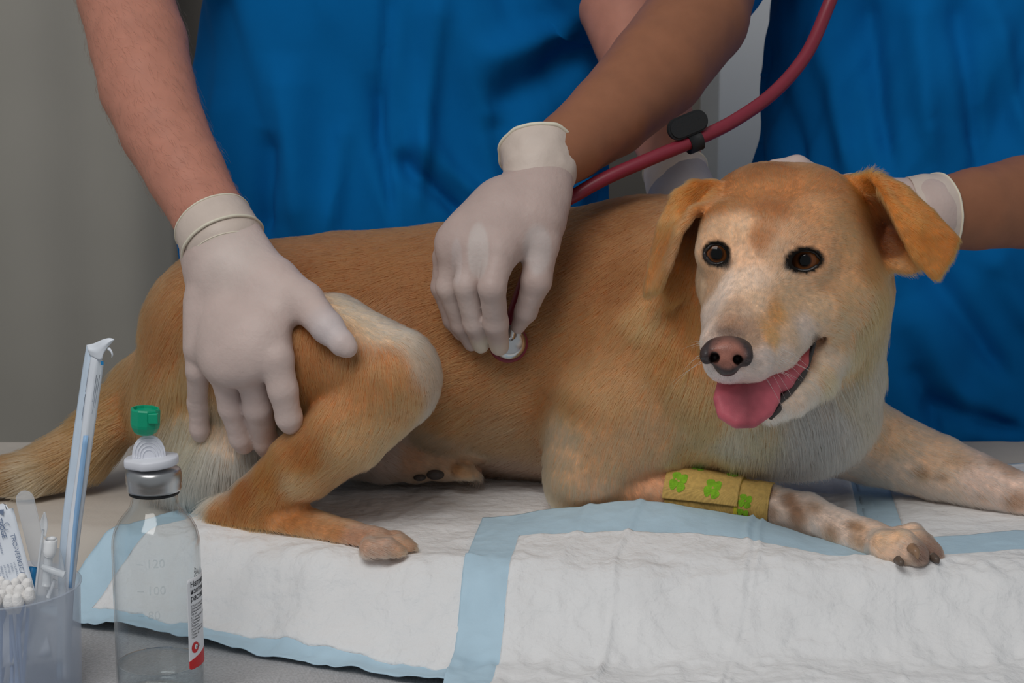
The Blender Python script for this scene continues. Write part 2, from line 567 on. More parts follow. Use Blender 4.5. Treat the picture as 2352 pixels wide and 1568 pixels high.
def pad(corners, zextra, off, label, inset, creases=(), seed=0, nu=200, nv=110, edge=None, soft=1.0):
    """corners TL,TR,BR,BL in plan (x,y); u runs along the top edge, v from top to bottom"""
    TL, TR, BR, BL = [np.array(c, float) for c in corners]
    root = empty('absorbent_pad', (float((TL + BR)[0] / 2), float((TL + BR)[1] / 2), 0.0), label, 'pad', 'absorbent pads under the dog')
    def plan(U, V):
        p = (TL * (1 - U)[..., None] + TR * U[..., None]) * (1 - V)[..., None] + (BL * (1 - U)[..., None] + BR * U[..., None]) * V[..., None]
        if edge is not None:
            ex, ey = edge
            p[..., 1] += (np.interp(p[..., 0], ex, ey) - (TL[1] * (1 - U) + TR[1] * U)) * (1 - V)
        return p
    def surf(U, V, lift):
        p = plan(U, V)
        X, Y = p[..., 0], p[..., 1]
        q = np.stack([X, Y, 0 * X], -1)
        z = cushion_z(X, Y) + off + zextra(X, Y, U, V)
        amp = soft * (0.6 + 1.4 * smooth01((edge_y(X) + 0.012 - Y) / 0.02))
        z = z + amp * (0.0011 * lattice_noise(q, 0.05, seed) + 0.0009 * lattice_noise(q, 0.019, seed + 1) + 0.0004 * lattice_noise(q, 0.008, seed + 2))
        cr = np.abs(lattice_noise(q * np.array((1, 0.5, 1)), 0.030, seed + 7)) + 0.6 * np.abs(lattice_noise(q, 0.014, seed + 8)) + 0.5 * np.abs(lattice_noise(q * np.array((0.6, 1, 1)), 0.045, seed + 9))
        z = z - amp * 0.0016 * (cr - 0.75)
        for (u0, sl, w, h) in creases:
            d = (U - u0 - sl * (V - 0.5) + 0.014 * lattice_noise(q, 0.05, seed + 5)) / w
            z = z + h * np.exp(-d * d) * (0.6 + 0.6 * lattice_noise(q, 0.06, seed + 6))
        return np.stack([X, Y, z + lift], -1)
    U, V = np.meshgrid(np.linspace(0, 1, nu), np.linspace(0, 1, nv), indexing='ij')
    sheet('backing', surf(U, V, 0.0), 0.0008, m_back, root, flip=True)
    iu, iv0, iv1, iu1 = inset
    U2, V2 = np.meshgrid(np.linspace(iu, 1 - iu1, nu), np.linspace(iv0, 1 - iv1, nv), indexing='ij')
    S = surf(U2, V2, 0.0016)
    e = np.minimum(np.minimum(U2 - iu, 1 - iu1 - U2) / 0.006, np.minimum(V2 - iv0, 1 - iv1 - V2) / 0.01)
    S[..., 2] -= 0.0012 * (1 - np.clip(e, 0, 1))
    sheet('absorbent_layer', S, 0.0012, m_pad, root, flip=True)
    return root

# pad under the dog's body
pad(((-0.15, 1.64), (P(2010, 1100, 1.60)[0], 1.66), (0.26, 1.105), (-0.375, 1.400)),
    lambda X, Y, U, V: 0.004 * (Y < edge_y(X)) * smooth01((edge_y(X) - Y) / 0.03), 0.0016, 'white absorbent pad with a blue edge spread under the hind legs and belly', (0.05, 0.0, 0.055, 0.03), seed=60, nv=200,
    creases=((0.30, 0.02, 0.006, 0.0012), (0.52, -0.03, 0.005, 0.0012)))
# pad under the far foreleg
pad(((P(1985, 1100, 1.60)[0], 1.665), (0.93, 1.665), (0.93, 1.40), (P(1990, 1240, 1.41)[0], 1.385)),
    lambda X, Y, U, V: 0 * X, 0.0018, 'white absorbent pad under the stretched far foreleg beside the blue scrubs', (0.045, 0.02, 0.02, 0.02), seed=70, soft=0.7)
# pad in front, its back edge pushed up against the elbow
ex = np.array([P(x, 1200, y)[0] for x, y in ((1100, 1.455), (1250, 1.450), (1420, 1.446), (1540, 1.437), (1650, 1.430), (1750, 1.418), (1850, 1.402), (1930, 1.388), (2050, 1.400), (2160, 1.408), (2352, 1.425), (2600, 1.43))])
ey = np.array((1.455, 1.450, 1.446, 1.437, 1.430, 1.418, 1.402, 1.390, 1.400, 1.408, 1.425, 1.43))
ez = np.array((0.002, 0.011, 0.019, 0.020, 0.016, 0.011, 0.005, 0.001, 0.0, 0.0, 0.0, 0.0))
def lift3(X, Y, U, V):
    return np.interp(X, ex, ez) * (1 - smooth01(V / 0.34)) ** 1.0
pad(((P(1108, 1195, 1.455)[0], 1.455), (P(2600, 1200, 1.43)[0], 1.43), (P(2700, 1568, 1.15)[0], 1.13), (P(985, 1568, 1.25)[0], 1.13)),
    lambda X, Y, U, V: lift3(X, Y, U, V) + 0.006 * smooth01((edge_y(X) - Y) / 0.03), 0.0054, 'white absorbent pad in front with its blue edge pushed up against the bandaged leg', (0.068, 0.17, 0.05, 0.02), seed=80,
    creases=((0.215, -0.06, 0.006, 0.0035), (0.40, -0.015, 0.004, 0.0028), (0.412, -0.02, 0.003, 0.002), (0.63, 0.03, 0.0035, 0.0018), (0.13, -0.05, 0.01, 0.002)), edge=(ex, ey), nu=300, nv=160)
# ------------------------------------------------------------------ the dog
def L(px, py, Y, rp):
    """joint of a limb: point and radius measured in frame pixels at depth Y"""
    return (P(px, py, Y), M(rp, Y))

def eye_frame(x, y, Y, ang):
    e = Vector(P(x, y, Y)); d = (Vector((-0.05, 0, CAM_Z - 0.02)) - e).normalized()
    right = Vector((0, 0, 1)).cross(d).normalized(); up = d.cross(right)
    c, s = math.cos(ang), math.sin(ang)
    ax = (right * c + up * s, up * c - right * s, d)
    return e, d, np.array([[ax[j][i] for j in range(3)] for i in range(3)])

def build_dog_field():
    f = Field((-0.50, 1.24, -0.012), (0.56, 1.76, 0.36), DOG_H)
    U = f.limb
    # trunk: rump, loin, ribcage, withers, breast
    U([L(545, 775, 1.58, 215), L(800, 775, 1.60, 240), L(1050, 785, 1.60, 272), L(1300, 778, 1.60, 292), L(1480, 765, 1.59, 290)], k=0.03)
    U([L(560, 900, 1.59, 150), L(840, 860, 1.605, 115), L(1040, 930, 1.605, 108), L(1350, 975, 1.59, 128)], k=0.03)
    U([L(1480, 780, 1.58, 270), L(1640, 850, 1.53, 225), L(1740, 905, 1.50, 170)], k=0.04)
    U([L(860, 1010, 1.635, 80), L(1380, 1030, 1.63, 90)], k=0.03)
    # neck and breast below the head
    U([L(1500, 690, 1.57, 215), L(1700, 660, 1.51, 215), L(1815, 640, 1.48, 200)], k=0.03)
    U([L(1825, 690, 1.48, 212), L(1845, 830, 1.49, 178), L(1850, 905, 1.50, 165)], k=0.03)
    U([L(1720, 940, 1.48, 130), L(1850, 955, 1.48, 120)], k=0.03)
    # buttock
    U([L(455, 950, 1.555, 135), L(460, 1060, 1.53, 100)], k=0.035)
    U([L(590, 930, 1.52, 130), L(540, 1050, 1.50, 95)], k=0.03)
    # tail
    U([L(345, 885, 1.60, 75), L(215, 1010, 1.585, 62), L(100, 1078, 1.565, 50), L(0, 1100, 1.56, 42), L(-120, 1125, 1.55, 30)], k=0.03)
    # near hind leg: thigh, shank, metatarsus
    U([L(600, 815, 1.50, 165), L(750, 815, 1.465, 138), L(900, 855, 1.43, 106)], k=0.018)
    U([L(898, 880, 1.43, 108), L(800, 985, 1.425, 95), L(700, 1065, 1.43, 80), L(600, 1140, 1.45, 57), L(525, 1183, 1.465, 38)], k=0.008)
    U([L(520, 1182, 1.465, 42), L(600, 1198, 1.45, 48), L(700, 1216, 1.43, 50), L(800, 1240, 1.405, 43), L(862, 1250, 1.39, 40)], k=0.012)
    for (x, y, Y, r) in ((922, 1250, 1.395, 23), (932, 1262, 1.376, 25), (905, 1268, 1.360, 24), (868, 1266, 1.358, 21)):
        U([L(850, 1256, 1.388, 24), L(x - 18, y - 6, Y, r + 1), L(x + 6, y, Y - 0.002, r - 3)], k=0.004)
    # far hind leg tucked under the belly
    U([L(780, 1000, 1.56, 95), L(880, 1035, 1.562, 72), L(950, 1058, 1.560, 48), L(1015, 1066, 1.557, 36), L(1065, 1080, 1.556, 22)], k=0.006)
    for (x, y, Y, r) in ((1092, 1090, 1.550, 14), (1098, 1086, 1.565, 14), (1075, 1092, 1.542, 14)):
        U([L(1030, 1072, 1.556, 24), L(x - 18, y - 8, Y, r), L(x, y, Y, r - 3)], k=0.004)
    # near foreleg: shoulder, upper arm, forearm, paw
    U([L(1500, 830, 1.515, 175), L(1410, 960, 1.495, 138), L(1345, 1095, 1.485, 82)], k=0.025)
    U([L(1420, 940, 1.497, 140), L(1372, 1062, 1.488, 112), L(1366, 1100, 1.486, 88)], k=0.02)
    U([L(1560, 930, 1.50, 150), L(1500, 1010, 1.49, 90)], k=0.03)
    U([L(1335, 1112, 1.485, 76), L(1520, 1132, 1.472, 58), L(1650, 1146, 1.462, 49), L(1755, 1160, 1.447, 46), L(1850, 1182, 1.425, 48), L(1930, 1218, 1.402, 46), L(2005, 1246, 1.378, 50)], k=0.006)
    for (x, y, Y, r) in ((2056, 1274, 1.342, 31), (2098, 1270, 1.338, 30), (2134, 1268, 1.350, 28), (2122, 1250, 1.368, 25)):
        U([L(2008, 1250, 1.372, 34), L(x - 26, y - 22, Y + 0.004, r), L(x, y, Y, r - 1), L(x + 10, y + 8, Y - 0.003, r - 6)], k=0.0035)
    # far foreleg stretched out to the side
    U([L(1880, 960, 1.54, 130), L(2000, 1018, 1.545, 92), L(2150, 1072, 1.53, 74), L(2352, 1140, 1.49, 50), L(2450, 1172, 1.47, 42), L(2560, 1200, 1.445, 46)], k=0.022)
    for (dx, dy, dY) in ((50, 26, -0.012), (66, 18, 0.0), (60, 8, 0.014), (40, 2, 0.026)):
        U([L(2560, 1202, 1.445, 34), L(2560 + dx, 1202 + dy, 1.445 + dY, 22)], k=0.004)

    # head: cranium, brows, cheeks, muzzle, flews, jaw
    U([L(1765, 535, 1.450, 160), L(1835, 535, 1.450, 158)], k=0.014)
    U([L(1800, 600, 1.445, 165)], k=0.014)
    U([L(1765, 610, 1.418, 134)], k=0.02)
    U([L(1672, 530, 1.404, 60), L(1722, 545, 1.394, 58), L(1735, 590, 1.388, 56)], k=0.022)
    U([L(1862, 540, 1.404, 70), L(1812, 548, 1.394, 60), L(1775, 590, 1.388, 58)], k=0.022)
    U([L(1900, 665, 1.425, 118), L(1860, 715, 1.408, 92)], k=0.025)          # near cheek
    U([L(1672, 655, 1.412, 64), L(1668, 710, 1.388, 54)], k=0.02)            # far cheek
    U([L(1748, 615, 1.398, 72), L(1716, 690, 1.368, 66), L(1686, 765, 1.335, 57), L(1676, 798, 1.321, 48)], k=0.018)
    U([L(1772, 700, 1.388, 74), L(1722, 770, 1.352, 66)], k=0.016)           # muzzle side
    U([L(1822, 742, 1.388, 66), L(1768, 795, 1.358, 66), L(1718, 822, 1.330, 57), L(1682, 832, 1.318, 46)], k=0.010)   # near flew
    U([L(1664, 735, 1.372, 50), L(1652, 790, 1.340, 40), L(1660, 828, 1.320, 42)], k=0.010)                             # far flew
    # forehead furrow
    U([L(1748, 565, 1.3535, 40), L(1775, 470, 1.3605, 36)], k=0.010, op='s')
    # open mouth: carve, then lower jaw below it
    U([L(1882, 765, 1.392, 20), L(1838, 840, 1.370, 26), L(1775, 890, 1.345, 26), L(1715, 910, 1.325, 24)], k=0.005, op='s')
    U([L(1915, 775, 1.425, 62), L(1872, 862, 1.39, 46), L(1818, 920, 1.362, 34), L(1768, 945, 1.345, 24)], k=0.010)
    # eyes: lids around an almond opening
    for (x, y, Y, rx, ry, ang) in EYES:
        e, d, rot = eye_frame(x, y, Y, ang)
        f.ell(np.array(e - d * 0.012), (M(rx + 20, Y), M(ry + 20, Y), 0.0135), 0.012, rot=rot)
        f.ell(np.array(e - d * 0.002), (M(rx - 2, Y), M(ry - 2, Y), 0.016), 0.002, 's', rot)
    # ears: folded sheets
    r = 0.0032
    pr = [P(*q) for q in ((1950, 412, 1.455), (2004, 406, 1.440), (2070, 434, 1.428), (2132, 488, 1.420), (2190, 550, 1.412),
                          (2140, 596, 1.418), (2092, 622, 1.425), (2045, 612, 1.430), (1985, 612, 1.432), (1968, 510, 1.440), (2035, 520, 1.462))]
    f.tris(pr, [(i, (i + 1) % 10, 10) for i in range(10)], r, 0.010)
    pf = [P(*q) for q in ((2004, 404, 1.438), (2070, 432, 1.424), (2134, 486, 1.412), (2194, 549, 1.402),
                          (2182, 588, 1.396), (2150, 636, 1.396), (2104, 592, 1.398), (2068, 522, 1.402), (2036, 452, 1.416), (2110, 520, 1.398))]
    f.tris(pf, [(i, (i + 1) % 9, 9) for i in range(9)], r, 0.003)
    pl = [P(*q) for q in ((1650, 425, 1.440), (1600, 420, 1.432), (1556, 444, 1.428), (1520, 512, 1.428), (1500, 600, 1.430), (1486, 672, 1.436),
                          (1512, 660, 1.424), (1540, 596, 1.412), (1562, 530, 1.406), (1600, 480, 1.408), (1640, 470, 1.420), (1560, 510, 1.415))]
    f.tris(pl, [(i, (i + 1) % 11, 11) for i in range(11)], r, 0.006)
    pb = [P(*q) for q in ((1640, 430, 1.44), (1560, 450, 1.436), (1515, 600, 1.440), (1540, 690, 1.446), (1600, 650, 1.446))]
    f.tris(pb, [(0, 1, 2), (0, 2, 3), (0, 3, 4)], r, 0.006)
    f.flat_floor(0.004)
    return f

DOG_H = 0.0025
# eye openings: frame spot, depth, half width, half height, tilt
EYES = [(1646, 583, 1.384, 27, 25, -0.25), (1848, 598, 1.374, 37, 25, 0.10)]
# coat: points on the dog (metres) with fur colour (sRGB; shade painted into furrow, left ear hollow and neck crease), length (mm) and lie of the hair
COAT = [
 (-0.2479,1.4947,0.1768, 140,91,48, 13, -0.71,-0.71),
 (-0.2886,1.5169,0.1440, 147,98,56, 15, -0.51,-0.86),
 (-0.3107,1.5288,0.0972, 165,112,65, 24, -0.51,-0.86),
 (-0.2725,1.5017,0.1101, 165,118,72, 24, -0.20,-0.98),
 (-0.3493,1.5670,0.0701, 165,115,68, 32, -0.86,-0.51),
 (-0.3858,1.5566,0.0416, 165,118,75, 34, -0.89,-0.45),
 (-0.4216,1.5469,0.0247, 165,118,75, 36, -0.96,-0.29),
 (-0.4037,1.5458,0.0192, 185,150,110, 36, -0.93,-0.37),
 (-0.4405,1.5555,0.0303, 150,100,58, 34, -0.93,-0.37),
 (-0.3031,1.5238,0.0444, 140,125,108, 42, -0.80,-0.60),
 (-0.2651,1.4943,0.0748, 190,160,120, 32, -0.10,-1.00),
 (-0.2523,1.4752,0.0352, 210,190,158, 32, 0.10,-1.00),
 (-0.2814,1.4969,0.0297, 190,175,150, 34, 0.00,-1.00),
 (-0.2188,1.4684,0.0515, 195,178,150, 28, 0.00,-1.00),
 (-0.2346,1.4503,0.1486, 150,100,58, 13, -0.20,-0.98),
 (-0.2000,1.5130,0.1922, 125,81,44, 12, -0.96,-0.29),
 (-0.1548,1.4205,0.1609, 147,99,56, 11, 0.20,-0.98),
 (-0.1694,1.4229,0.1258, 162,108,60, 12, 0.10,-1.00),
 (-0.1192,1.4454,0.1793, 190,172,138, 13, 0.66,-0.75),
 (-0.0938,1.4239,0.1689, 195,178,146, 13, 0.66,-0.75),
 (-0.0695,1.4089,0.1492, 175,158,132, 11, 0.55,-0.83),
 (-0.0585,1.4237,0.1187, 168,150,126, 10, 0.20,-0.98),
 (-0.0922,1.3939,0.1418, 168,118,72, 11, 0.20,-0.98),
 (-0.1196,1.4004,0.1371, 165,113,66, 11, 0.10,-1.00),
 (-0.0826,1.3965,0.1140, 175,130,84, 11, -0.20,-0.98),
 (-0.1548,1.4103,0.1041, 165,112,65, 12, -0.29,-0.96),
 (-0.1612,1.4018,0.0782, 148,94,47, 14, -0.66,-0.75),
 (-0.1267,1.3941,0.0766, 182,142,94, 10, -0.71,-0.71),
 (-0.1000,1.4002,0.0890, 182,142,94, 10, -0.53,-0.85),
 (-0.1906,1.4163,0.0572, 150,95,45, 13, -0.66,-0.75),
 (-0.2143,1.4344,0.0348, 140,85,40, 12, -0.60,-0.80),
 (-0.1653,1.4033,0.0500, 178,138,92, 9, -0.85,-0.53),
 (-0.1963,1.4271,0.0224, 165,115,65, 9, -0.65,-0.76),
 (-0.2342,1.4460,0.0101, 150,100,55, 9, -0.20,-0.98),
 (-0.1855,1.4225,0.0112, 165,118,72, 7, 0.96,-0.29),
 (-0.1452,1.3990,0.0090, 170,128,86, 7, 0.96,-0.29),
 (-0.1236,1.3858,0.0082, 165,132,105, 6, 0.96,-0.29),
 (-0.1011,1.3550,0.0165, 170,145,122, 6, 0.96,-0.29),
 (-0.0815,1.3582,0.0087, 168,138,108, 5, 0.96,-0.29),
 (-0.1772,1.5717,0.2175, 122,79,44, 13, -0.98,-0.20),
 (-0.1021,1.5622,0.2187, 123,79,42, 13, -0.98,-0.20),
 (-0.1189,1.5358,0.1999, 128,84,46, 13, -0.96,-0.29),
 (-0.0635,1.5185,0.1914, 125,81,44, 12, -0.96,-0.29),
 (-0.0415,1.5003,0.1615, 132,86,46, 12, -0.96,-0.29),
 (-0.0416,1.4949,0.1224, 152,102,58, 12, -0.96,-0.29),
 (-0.0475,1.5066,0.0795, 168,118,72, 13, -0.87,-0.49),
 (-0.0650,1.5298,0.0517, 176,145,110, 14, -0.80,-0.60),
 (-0.0095,1.5158,0.0625, 162,120,80, 13, -0.91,-0.41),
 (-0.0098,1.5634,0.0225, 145,120,98, 16, -0.80,-0.60),
 (0.0086,1.4919,0.1411, 152,104,60, 12, -0.96,-0.29),
 (0.0158,1.4930,0.1045, 160,112,68, 12, -0.96,-0.29),
 (-0.0205,1.5469,0.2206, 121,77,40, 13, -0.98,-0.20),
 (0.0266,1.5149,0.2028, 125,81,44, 13, -0.93,-0.37),
 (0.0556,1.5235,0.2235, 134,88,48, 13, -0.93,-0.37),
 (0.0547,1.4926,0.1843, 147,100,58, 13, -0.87,-0.49),
 (0.0545,1.4829,0.1572, 156,110,65, 13, -0.80,-0.60),
 (0.0540,1.4592,0.1114, 168,122,76, 14, -0.60,-0.80),
 (0.0861,1.4849,0.1962, 132,86,46, 14, -0.80,-0.60),
 (0.0854,1.4621,0.1465, 165,118,72, 14, -0.60,-0.80),
 (0.0918,1.4470,0.1139, 172,128,82, 14, -0.55,-0.83),
 (0.0814,1.5384,0.2436, 118,74,37, 14, -0.96,-0.29),
 (0.0276,1.5788,0.2392, 116,72,37, 13, -0.98,-0.20),
 (0.0403,1.4636,0.0745, 195,160,120, 14, -0.29,-0.96),
 (0.0351,1.4635,0.0309, 215,177,132, 12, -0.10,-1.00),
 (0.0782,1.4443,0.0610, 184,144,102, 11, -0.37,-0.93),
 (0.1058,1.4438,0.0862, 182,142,100, 12, -0.37,-0.93),
 (0.1142,1.4539,0.0334, 188,145,108, 7, 0.60,-0.80),
 (0.0717,1.4488,0.0311, 192,152,114, 9, 0.00,-1.00),
 (0.1354,1.4549,0.0367, 188,145,110, 6, 0.96,-0.29),
 (0.1129,1.4608,0.1751, 178,128,78, 18, -0.55,-0.83),
 (0.1330,1.4479,0.1491, 168,114,64, 18, -0.37,-0.93),
 (0.1467,1.4402,0.1153, 178,132,84, 18, -0.29,-0.96),
 (0.1244,1.4392,0.2131, 150,96,48, 12, -0.49,-0.87),
 (0.1329,1.4523,0.1834, 155,100,50, 14, -0.37,-0.93),
 (0.1413,1.4488,0.0743, 184,148,104, 15, -0.41,-0.91),
 (0.1539,1.4392,0.0943, 180,138,90, 17, -0.29,-0.96),
 (0.1819,1.4370,0.0699, 218,195,158, 20, -0.20,-0.98),
 (0.2325,1.4296,0.0823, 233,220,194, 22, 0.10,-1.00),
 (0.2662,1.4317,0.1170, 218,189,148, 20, 0.41,-0.91),
 (0.2489,1.4281,0.1002, 233,220,194, 22, 0.20,-0.98),
 (0.2174,1.4403,0.0584, 218,203,180, 18, 0.10,-1.00),
 (0.1631,1.4536,0.0588, 210,181,144, 15, -0.32,-0.95),
 (0.1980,1.4294,0.0823, 216,183,132, 20, 0.00,-1.00),
 (0.2742,1.4102,0.1695, 192,146,96, 22, 0.41,-0.91),
 (0.3020,1.4987,0.1392, 192,146,96, 26, 0.71,-0.71),
 (0.2673,1.4235,0.1431, 190,142,90, 22, 0.29,-0.96),
 (0.2388,1.3748,0.1388, 210,173,122, 16, 0.49,-0.87),
 (0.2919,1.4568,0.1119, 218,189,150, 22, 0.49,-0.87),
 (0.2877,1.4145,0.1927, 184,134,82, 18, 0.71,-0.71),
 (0.3115,1.5118,0.0634, 210,177,136, 12, 0.75,-0.66),
 (0.3547,1.5062,0.0461, 210,179,142, 9, 0.89,-0.45),
 (0.3878,1.4912,0.0349, 195,176,156, 8, 0.89,-0.45),
 (0.4165,1.4751,0.0242, 194,175,155, 7, 0.89,-0.45),
 (0.3551,1.5038,0.0223, 214,195,168, 9, 0.89,-0.45),
 (0.2824,1.5079,0.0382, 188,170,145, 11, 0.80,-0.60),
 (0.3200,1.5120,0.0296, 210,189,160, 10, 0.83,-0.55),
 (0.1662,1.4451,0.0284, 190,150,115, 4, 0.96,-0.29),
 (0.2154,1.4211,0.0276, 222,209,188, 5, 0.93,-0.37),
 (0.2453,1.3916,0.0164, 222,209,188, 5, 0.89,-0.45),
 (0.2693,1.3573,0.0158, 207,185,158, 5, 0.93,-0.37),
 (0.2904,1.3317,0.0182, 192,170,144, 4, 0.89,-0.45),
 (0.2851,1.3390,0.0262, 205,177,140, 5, 0.96,-0.29),
 (0.3079,1.3295,0.0148, 120,100,86, 4, 0.80,-0.60),
 (0.2069,1.4068,0.2778, 172,122,76, 6, 0.10,1.00),
 (0.1964,1.4299,0.2924, 152,106,64, 7, -0.10,1.00),
 (0.2320,1.4201,0.2866, 176,126,80, 7, 0.49,0.87),
 (0.2374,1.3882,0.2631, 188,144,98, 6, 0.89,0.45),
 (0.2242,1.3882,0.2664, 186,142,98, 5, 0.66,0.75),
 (0.1741,1.4086,0.2743, 168,120,74, 6, -0.29,0.96),
 (0.1599,1.3998,0.2685, 160,112,66, 6, -0.60,0.80),
 (0.2551,1.3911,0.2397, 194,154,108, 7, 1.00,-0.00),
 (0.1847,1.3708,0.2471, 164,120,80, 3.5, 0.10,1.00),
 (0.1941,1.3842,0.2668, 160,112,70, 5, 0.10,1.00),
 (0.1690,1.3760,0.2497, 218,185,144, 4, -0.20,0.98),
 (0.1584,1.3836,0.2514, 182,152,116, 4, -0.71,0.71),
 (0.1701,1.3695,0.2358, 195,165,130, 3, -0.10,1.00),
 (0.2121,1.3701,0.2471, 186,148,108, 4, 0.65,0.76),
 (0.2002,1.3646,0.2380, 180,152,118, 3.5, 0.32,0.95),
 (0.2326,1.3755,0.2416, 190,150,108, 5, 0.98,0.20),
 (0.2372,1.3784,0.2149, 194,156,114, 6, 1.00,-0.10),
 (0.2556,1.3861,0.1938, 210,170,122, 8, 0.93,-0.37),
 (0.2304,1.3729,0.1925, 220,193,152, 6, 0.95,-0.32),
 (0.2089,1.3619,0.2008, 216,187,146, 4.5, 0.99,-0.11),
 (0.1935,1.3434,0.1939, 205,156,99, 4, 0.99,-0.11),
 (0.1885,1.3280,0.1803, 207,162,106, 4, 0.98,-0.22),
 (0.2032,1.3412,0.1781, 220,193,156, 4, 0.99,-0.11),
 (0.2189,1.3603,0.1814, 231,216,193, 4, 0.98,-0.22),
 (0.2502,1.3889,0.1698, 214,179,132, 9, 0.87,-0.49),
 (0.1749,1.3527,0.2169, 212,193,164, 3, 0.10,1.00),
 (0.1817,1.3410,0.2040, 210,185,150, 3.5, 0.41,0.91),
 (0.1662,1.3311,0.2007, 168,148,122, 2.8, 0.00,1.00),
 (0.1616,1.3165,0.1887, 140,115,90, 2.5, 0.00,1.00),
 (0.1743,1.3163,0.1808, 168,145,118, 3, 0.77,0.64),
 (0.1822,1.3139,0.1652, 212,201,184, 4, 1.00,-0.10),
 (0.1730,1.3132,0.1525, 205,195,180, 3.5, 0.85,-0.53),
 (0.1992,1.3334,0.1648, 222,208,186, 4, 0.98,-0.22),
 (0.1791,1.3132,0.1574, 214,203,186, 4, 0.91,-0.41),
 (0.1465,1.3534,0.1923, 182,168,148, 3.5, -0.71,0.71),
 (0.1396,1.3205,0.1720, 207,195,176, 3, -0.97,0.24),
 (0.1452,1.4009,0.2117, 176,148,112, 4, -0.64,0.77),
 (0.1522,1.3797,0.2114, 172,144,110, 3, -0.20,0.98),
 (0.1580,1.3584,0.2112, 190,175,152, 3, 0.00,1.00),
 (0.1558,1.3088,0.1502, 176,170,164, 3, 0.00,-1.00),
 (0.1427,1.3110,0.1578, 190,184,174, 3, -0.64,-0.77),
 (0.2240,1.3643,0.1375, 226,208,176, 8, 0.60,-0.80),
 (0.2401,1.3848,0.1537, 224,201,166, 8, 0.80,-0.60),
 (0.2018,1.3435,0.1186, 231,216,190, 8, 0.41,-0.91),
 (0.2088,1.3482,0.1259, 226,210,182, 6, 0.53,-0.85),
 (0.3116,1.3945,0.2459, 178,116,54, 6, 0.80,-0.60),
 (0.3004,1.4077,0.2661, 172,112,52, 6, 0.80,-0.60),
 (0.3220,1.3933,0.2261, 180,122,62, 5, 0.60,-0.80),
 (0.2928,1.4213,0.2781, 166,106,50, 8, 0.85,-0.53),
 (0.3284,1.3948,0.2392, 176,114,54, 5, 0.80,-0.60),
 (0.2855,1.4504,0.2634, 130,80,38, 7, 0.60,-0.80),
 (0.2914,1.4507,0.2427, 100,62,36, 5, 0.87,-0.50),
 (0.2944,1.4375,0.2288, 110,68,34, 5, 0.87,-0.50),
 (0.2993,1.4261,0.2177, 178,134,84, 7, 0.80,-0.60),
 (0.2769,1.4437,0.2794, 172,116,60, 11, 0.45,0.89),
 (0.2745,1.4038,0.2247, 172,122,72, 8, 0.45,-0.89),
 (0.1190,1.4222,0.2561, 184,130,72, 7, -0.37,-0.93),
 (0.1098,1.4273,0.2148, 184,128,74, 7, -0.29,-0.96),
 (0.1068,1.4293,0.1991, 186,132,78, 7, -0.20,-0.98),
 (0.1289,1.4233,0.2729, 168,112,56, 8, -0.53,-0.85),
 (0.1426,1.4272,0.2792, 162,106,52, 9, -0.83,-0.55),
 (0.1408,1.4376,0.2477, 96,62,38, 6, -0.29,-0.96),
 (0.1361,1.4391,0.2304, 130,84,44, 8, -0.29,-0.96),
 (-0.0657,1.5439,0.0331, 168,142,112, 6, 0.95,-0.32),
 (-0.1098,1.5345,0.0392, 150,134,118, 8, 0.89,-0.45),
 (-0.1329,1.5413,0.0222, 150,136,120, 10, 0.45,-0.89),
 (-0.0432,1.5380,0.0284, 178,150,116, 6, 0.91,-0.41),
 (-0.0843,1.5427,0.0372, 160,128,98, 6, 0.91,-0.41),
]
# markings: centre, radii across and up (metres), colour, strength
MARKS = [
 (0.2218,1.3909,0.2264, 0.0110,0.0086, 30,24,20, 1),
 (0.2045,1.3633,0.2261, 0.0029,0.0026, 42,34,28, 0.85),
 (0.1561,1.4008,0.2298, 0.0094,0.0097, 30,24,20, 1),
 (0.1605,1.3747,0.2266, 0.0046,0.0046, 40,32,27, 0.9),
 (0.2187,1.4234,0.0320, 0.0058,0.0068, 160,115,84, 0.85),
 (0.2243,1.4105,0.0213, 0.0067,0.0101, 158,112,80, 0.85),
 (0.2061,1.4253,0.0208, 0.0041,0.0048, 165,125,98, 0.8),
 (0.2362,1.4092,0.0294, 0.0054,0.0047, 172,135,105, 0.7),
 (0.2462,1.3901,0.0126, 0.0066,0.0073, 165,122,86, 0.8),
 (0.2643,1.3779,0.0223, 0.0072,0.0033, 165,122,84, 0.8),
 (0.2641,1.3702,0.0134, 0.0059,0.0052, 172,138,108, 0.6),
 (0.2063,1.4365,0.0350, 0.0052,0.0041, 168,130,100, 0.8),
 (0.2418,1.5020,0.0328, 0.0065,0.0029, 175,140,112, 0.7),
 (0.3413,1.5060,0.0326, 0.0072,0.0050, 165,122,84, 0.8),
 (0.3578,1.5013,0.0308, 0.0050,0.0039, 168,126,92, 0.75),
 (0.3756,1.5023,0.0451, 0.0122,0.0057, 170,130,96, 0.6),
 (0.4005,1.4996,0.0432, 0.0079,0.0036, 168,125,90, 0.7),
 (0.4135,1.4935,0.0387, 0.0086,0.0050, 165,120,88, 0.7),
 (0.4133,1.4752,0.0168, 0.0085,0.0078, 160,118,88, 0.8),
 (0.3880,1.4888,0.0169, 0.0043,0.0036, 175,140,112, 0.5),
 (-0.0432,1.5370,0.0272, 0.0096,0.0051, 165,115,70, 0.6),
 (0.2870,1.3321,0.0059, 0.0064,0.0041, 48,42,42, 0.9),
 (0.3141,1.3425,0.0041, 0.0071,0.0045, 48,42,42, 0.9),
 (0.2283,1.3721,0.1701, 0.0046,0.0039, 60,52,46, 0.9),
 (0.1555,1.3121,0.1844, 0.0132,0.0038, 90,80,76, 0.6),
]
FUR_N = 570000
COAT_GAIN = 1.42

